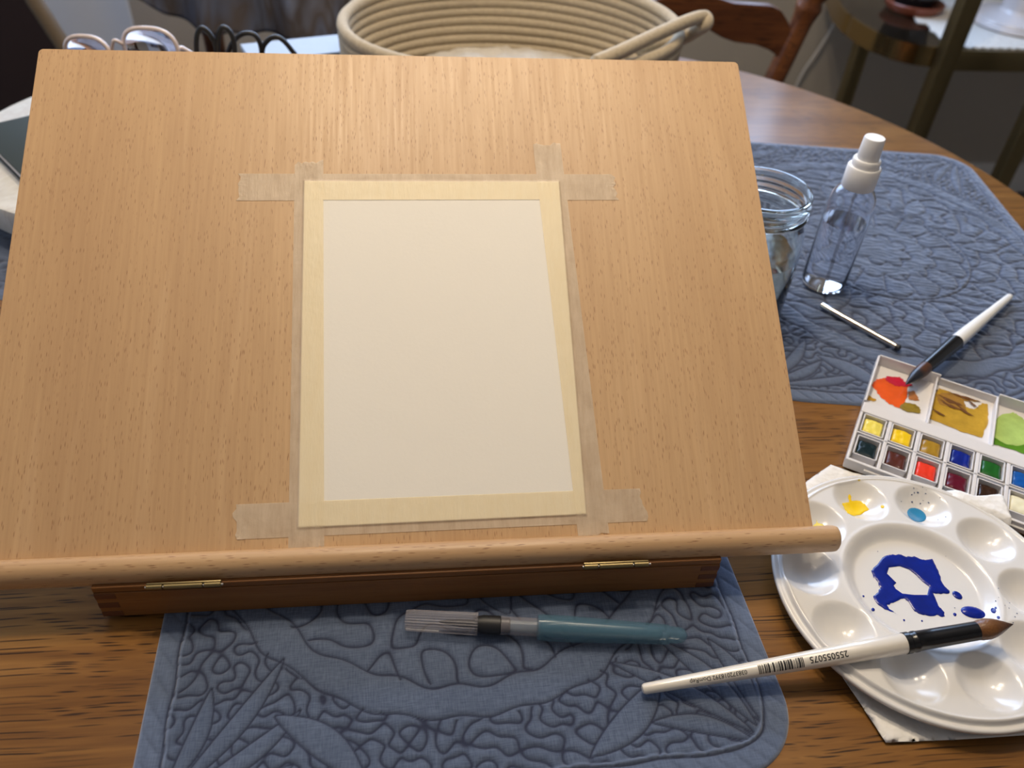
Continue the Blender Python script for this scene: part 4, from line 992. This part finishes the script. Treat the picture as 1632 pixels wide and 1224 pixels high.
    prism('blade', [b, (b.x + 0.005, b.y, b.z), (b.x - 0.003, b.y, 0.046), (b.x - 0.006, b.y, 0.050)], (0, -0.0012, 0), M['steel'], s1)
    s2 = thing('scissors', 'black scissors with two narrow tall finger loops next to the eyeglasses', 'scissors', (-0.19, 0.81, 0.05))
    y = 0.815
    loop(s2, [(315, 100), (313, 75), (314, 56), (319, 46), (326, 46), (337, 58), (344, 75), (345, 95), (332, 104), (315, 100)], 0.0024, y)
    loop(s2, [(347, 98), (347, 70), (349, 52), (355, 44), (363, 47), (371, 60), (374, 80), (372, 98), (360, 106), (347, 98)], 0.0024, y)
    a = Y(335, 103, y); b = Y(352, 104, y)
    prism('blade', [a, (a.x + 0.006, a.y, a.z), (a.x + 0.014, a.y, 0.050), (a.x + 0.010, a.y, 0.046)], (0, 0.0012, 0), M['steel'], s2)
    prism('blade', [b, (b.x + 0.005, b.y, b.z), (b.x - 0.003, b.y, 0.046), (b.x - 0.006, b.y, 0.050)], (0, -0.0012, 0), M['steel'], s2)
marble_tray()
def paper_stack():
    z = 0.050; a = Z(545, 55, z); b = Z(385, 71, z); c = Z(556, 100, z)
    e = (a - b); e.z = 0; L = e.length; e.normalize(); p = Vector((e.y, -e.x, 0)); O = Vector((b.x, b.y, TZ))
    MX = Matrix(((e.x, p.x, 0, O.x), (e.y, p.y, 0, O.y), (0, 0, 1, TZ), (0, 0, 0, 1)))
    t = thing('carton', 'pale blue flat carton lying left of the rope basket', 'carton', O, (0, 0, 0))
    box('carton_body', (0, 0, 0.0), (L - 0.006, 0.055, 0.048), M['paper_blue'], t, 0.001, MX); box('carton_lid', (-0.001, -0.001, 0.048), (L - 0.005, 0.056, 0.0525), M['paper_blue'], t, 0.0008, MX)
paper_stack()

# ------------------------------------------------------------------ chairs behind the table
def turned(a, b, name, par, mat, rb=0.02, rings=()):
    L = (Vector(b) - Vector(a)).length; pr = []
    N = 60
    for k in range(N + 1):
        s = L * k / N; r = rb
        for (f, w_, amp) in rings: r += amp * math.exp(-((s / L - f) / w_) ** 2)
        pr.append((s, r))
    return lathe(name, a, b, pr, mat, par, seg=20, ang=60)
def oak_chair():
    y = 1.42; c0 = Y(1240, 120, y); c1 = Y(1300, 0, y); dirv = (c1 - c0).normalized()
    cxm = c1.x - 0.215
    t = thing('dining_chair', 'dark oak dining chair with turned posts and shaped back rail behind the table', 'chair', (cxm, y - 0.2, FLOOR))
    lean = dirv.x / dirv.z
    for s in (1, -1):
        base = Vector((cxm + s * (c1.x - cxm + lean * (-0.33 - c1.z)), y, -0.33)); top = Vector((cxm + s * (c1.x - cxm + lean * (0.24 - c1.z)), y + 0.02, 0.24))
        L = (top - base).length; zr = (c1.z + 0.33) / 0.57
        turned(base, top, 'back_post', t, M['oak_chair'], 0.0185, [(zr - 0.045, 0.008, 0.006), (zr - 0.02, 0.007, 0.006), (zr + 0.01, 0.007, 0.006), (zr - 0.032, 0.004, -0.005), (1.0, 0.03, 0.006)])
        turned((base.x - s * 0.01, y, FLOOR), base, 'leg', t, M['oak_chair'], 0.019, [(0.5, 0.05, 0.006)])
        turned((cxm + s * 0.20, y - 0.40, FLOOR), (cxm + s * 0.19, y - 0.38, -0.33), 'leg', t, M['oak_chair'], 0.019, [(0.7, 0.05, 0.007), (0.3, 0.05, 0.005)])
    up = [(1262, 50), (1256, 34), (1246, 18), (1230, 10), (1200, 8), (1170, 6), (1140, -4), (1110, -16), (1080, -26)]
    lo = [(1080, 20), (1100, 30), (1130, 48), (1150, 60), (1172, 68), (1205, 72), (1226, 80), (1242, 92)]
    U_p = [Y(*p, y) for p in up]; L_p = [Y(*p, y) for p in lo]
    pts = [p for p in U_p if p.x > cxm]; ptl = [p for p in L_p if p.x > cxm]
    full = [Vector((2 * cxm - p.x, p.y, p.z)) for p in reversed(ptl)] + ptl + pts + [Vector((2 * cxm - p.x, p.y, p.z)) for p in reversed(pts)]
    prism('back_rail', full, (0, 0.018, 0), M['oak_chair'], t, 0.002)
    prism('crest_rail', [Vector((p.x * 1.0, p.y + 0.02, p.z + 0.19)) for p in full], (0, 0.018, 0), M['oak_chair'], t, 0.002)
    box('seat', (cxm - 0.22, y - 0.42, -0.33), (cxm + 0.22, y + 0.03, -0.30), M['oak_chair'], t, 0.01)
oak_chair()
def draped_chair():
    y = 1.46; a = Y(215, 0, y); b = Y(548, 30, y); cxm = (a.x + b.x) / 2
    t = thing('covered_chair', 'dining chair at the back left, hidden under a hanging plaid cloth', 'chair', (cxm, y + 0.2, FLOOR))
    for s in (-1, 1):
        turned((cxm + 0.03 + s * 0.09, y + 0.03, FLOOR), (cxm + 0.03 + s * 0.09, y + 0.03, 0.10), 'back_post', t, M['oak_chair'], 0.017, [(0.8, 0.02, 0.005)])
        turned((cxm + 0.03 + s * 0.09, y + 0.40, FLOOR), (cxm + 0.03 + s * 0.09, y + 0.40, -0.33), 'leg', t, M['oak_chair'], 0.017, [])
    box('back_rail', (cxm - 0.06, y + 0.02, 0.0), (cxm + 0.12, y + 0.04, 0.10), M['oak_chair'], t, 0.004)
    box('seat', (cxm - 0.08, y + 0.0, -0.33), (cxm + 0.14, y + 0.42, -0.30), M['oak_chair'], t, 0.008)
    n, m = 120, 46; P = np.zeros((m, n, 3))
    hem = [Y(px, py, y - 0.03) for px, py in ((200, -12), (235, 14), (262, 27), (300, 38), (340, 50), (400, 57), (450, 60), (500, 60), (548, 58), (560, 58))]
    xs = [h.x for h in hem]; zs = [h.z for h in hem]
    for j in range(n):
        u = j / (n - 1); x = xs[0] + (xs[-1] - xs[0]) * u; zb = float(np.interp(x, xs, zs)); zt = 0.125
        for i in range(m):
            v = i / (m - 1)
            if v < 0.62: f = v / 0.62; z = zb + (zt - zb) * f; yy = y - 0.03 + 0.02 * f + 0.018 * math.sin(x * 42 + f * 1.3) * (1 - f * 0.7) + 0.008 * math.sin(x * 95 - f * 3)
            else: f = (v - 0.62) / 0.38; z = zt + 0.01 * math.sin(PI * f) - 0.20 * max(0, f - 0.35); yy = y - 0.01 + 0.085 * min(1, f / 0.5) + 0.01 * math.sin(x * 42) * f
            P[i, j] = (x, yy, z)
    me = grid_me(P); o = link('plaid_cloth', me, M['plaid']); md = o.modifiers.new('s', 'SOLIDIFY'); md.thickness = 0.003
    tag(o, 'grey and blue plaid cloth draped over a chair back left of the basket', 'cloth')
draped_chair()
def dark_armchair():
    y = 1.25; t = thing('armchair', 'dark leather round-backed chair with tan edge at the far left', 'chair', (-0.85, y, FLOOR))
    edge = [(30, -40), (47, -2), (66, 28), (84, 56), (100, 80), (112, 105), (118, 140)]
    E = [Y(*p, y) for p in edge]; E = [Vector((p.x, y, p.z)) for p in E]
    zb = -0.42; pts = [Vector((-1.25, y, zb)), Vector((E[-1].x + 0.0, y, zb))] + [p for p in reversed(E)] + [Vector((E[0].x - 0.05, y, 0.16)), Vector((E[0].x - 0.15, y, 0.21)), Vector((E[0].x - 0.32, y, 0.22)), Vector((-1.20, y, 0.16)), Vector((-1.27, y, 0.02))]
    prism('backrest', pts, (0, 0.018, 0), M['dark_chair'], t, 0.006)
    tr = [Vector((E[-1].x, y + 0.009, zb + 0.02))] + [Vector((p.x, y + 0.009, p.z)) for p in reversed(E)] + [Vector((p.x, y + 0.009, p.z)) for p in pts[-5:]]
    tube('tan_edge', smooth_path(tr, 6), 0.012, M['tan_trim'], t, 10, label='tan trim')
    box('seat', (-1.22, y + 0.020, -0.42), (-0.66, y + 0.60, -0.30), M['dark_chair'], t, 0.02)
    for sx in (-1.16, -0.66):
        for sy in (y + 0.05, y + 0.55): lathe('leg', (sx, sy, FLOOR), (sx, sy, -0.42), [(0, 0.012), (0.34, 0.02)], M['dark_chair'], t, seg=16)
dark_armchair()

# ------------------------------------------------------------------ brass and glass shelf unit
def etagere():
    zs = -0.150; y0 = 1.65; xl = 1.098
    t = thing('shelf_stand', 'brass framed shelf stand with a rounded smoked glass shelf at the back right', 'shelf', (1.3, 1.8, FLOOR))
    rim_px = [(1322, -30), (1335, 0), (1350, 20), (1372, 37), (1395, 50), (1415, 58), (1435, 65), (1470, 73), (1508, 77)]
    rim = [Z(*p, zs) for p in rim_px]; rim = smooth_path(rim, 5)
    back = [Vector((1.30, 2.12, zs)), Vector((rim[0].x + 0.05, 2.12, zs))]
    outline = [Vector((xl + 0.02, y0 + 0.004, zs))] + back + rim[:-1]
    prism('round_glass', [Vector((p.x, p.y, zs - 0.008)) for p in outline], (0, 0, 0.006), M['shelf_glass'], t)
    # curved brass band
    P = np.zeros((4, len(rim), 3))
    for j, p in enumerate(rim):
        q0 = rim[max(0, j - 1)]; q1 = rim[min(len(rim) - 1, j + 1)]; d = (q1 - q0); nn = Vector((d.y, -d.x, 0)).normalized()
        if nn.y > 0: nn = -nn
        for i, (o_, z) in enumerate(((-0.004, 0.001), (0.003, 0.001), (0.003, -0.040), (-0.004, -0.040))): P[i, j] = (p.x + nn.x * o_, p.y + nn.y * o_, zs + z)
    me = grid_me(P.transpose(1, 0, 2), True); link('curved_band', me, M['brass_dark'], t, label='polished brass band'); sharp(me, 40)
    # straight shelf to the right
    box('front_rail', (xl, y0 - 0.002, zs - 0.042), (2.1, y0 + 0.012, zs), M['brass_post'], t, 0.001)
    box('glass_panel', (xl + 0.02, y0 + 0.014, zs - 0.010), (2.1, 2.10, zs - 0.003), M['shelf_glass'], t, 0.0005)
    box('post', (xl - 0.018, y0 - 0.022, FLOOR), (xl + 0.018, y0 + 0.014, 0.75), M['brass_post'], t, 0.002)
    p = Z(1383, 64, zs - 0.04)
    box('post', (p.x - 0.015, p.y + 0.004, FLOOR), (p.x + 0.015, p.y + 0.034, 0.75 * 0 + zs - 0.040), M['brass_post'], t, 0.002)
    q = Y(1612, 268, 1.50)
    box('post', (q.x - 0.016, 1.50, FLOOR), (q.x + 0.016, 1.532, 0.02), M['brass_post'], t, 0.002)
    zs2 = zs - 0.0028
    dpx = [(1463, 34), (1478, 36), (1484, 41), (1483, 46), (1492, 50), (1500, 59), (1512, 63), (1524, 72)]
    poly = [Z(*p, zs + 0.002) for p in dpx]; y1 = y0 + 0.02
    edge = []
    x = poly[-1].x + 0.01; k = 0
    while x < 1.62: edge.append(Vector((x, y1 + (0.006 if k % 2 else -0.002), 0))); x += 0.010; k += 1
    outline = [(p.x, max(p.y, y1)) for p in poly] + [(p.x, p.y) for p in edge] + [(1.62, 2.0), (1.3, 2.04), (1.2, 2.02), (poly[0].x + 0.05, 2.0)]
    bm = bmesh.new(); f = bm.faces.new([bm.verts.new((a_, b_, zs - 0.0027)) for a_, b_ in outline]); r = bmesh.ops.extrude_face_region(bm, geom=[f])
    for g in r['geom']:
        if isinstance(g, bmesh.types.BMVert): g.co.z += 0.003
    bmesh.ops.triangulate(bm, faces=bm.faces); o = link('lace_doily', from_bm(bm), M['lace'], smooth=False)
    tag(o, 'white crocheted lace runner with scalloped edge on the glass shelf', 'doily')
    # white cake stand
    c = Z(1628, 26, zs + 0.02); c = Vector((c.x, c.y, zs + 0.0006)); cs = thing('white_lamp_base', 'round white ceramic base standing on the lace runner', 'ceramic base', c)
    vlathe('base', c, [(0.0, 0.0), (0.098, 0.0), (0.104, 0.004), (0.104, 0.010), (0.100, 0.013), (0.101, 0.015), (0.099, 0.020), (0.070, 0.026), (0.052, 0.030)], M['ceramic'], cs, 72)
    vlathe('body', c, [(0.052, 0.030), (0.048, 0.036), (0.050, 0.05), (0.066, 0.09), (0.075, 0.14), (0.06, 0.20), (0.03, 0.24), (0.0, 0.245)], M['ceramic'], cs, 72)
    # terracotta saucer with a dark pot
    c = Z(1456, 8, zs + 0.01); c = Vector((c.x, c.y, zs + 0.0006)); R = 0.068
    sp = thing('terracotta_saucer', 'glazed terracotta saucer under the dark plant pot on the shelf', 'saucer', c)
    vlathe('saucer', c, [(0.0, 0.0), (R * 0.85, 0.0), (R * 0.97, 0.010), (R, 0.018), (R * 0.96, 0.020), (R * 0.90, 0.017), (R * 0.80, 0.006), (0.0, 0.005)], M['terracotta'], sp, 64)
    pt = thing('plant_pot', 'shiny dark glazed pot standing in the terracotta saucer', 'plant pot', (c.x, c.y, c.z + 0.006))
    vlathe('pot', (c.x, c.y, c.z + 0.0062), [(0.0, 0.0), (R * 0.62, 0.0), (R * 0.70, 0.01), (R * 0.86, 0.06), (R * 0.92, 0.11), (R * 0.85, 0.115), (R * 0.75, 0.10), (0.0, 0.09)], M['dark_pot'], pt, 56)
etagere()
def cord():
    pts = [Y(1362, -40, 2.17), Y(1351, 0, 2.17), Y(1338, 24, 2.17), Y(1318, 58, 2.17), Y(1300, 86, 2.17), Y(1282, 112, 2.17), Y(1268, 140, 2.17), Y(1240, 210, 2.17)]
    o = tube('power_cord', smooth_path(pts, 6), 0.0042, M['cord'], None, 8); tag(o, 'white power cord hanging down the wall behind the oak chair', 'cord')
cord()
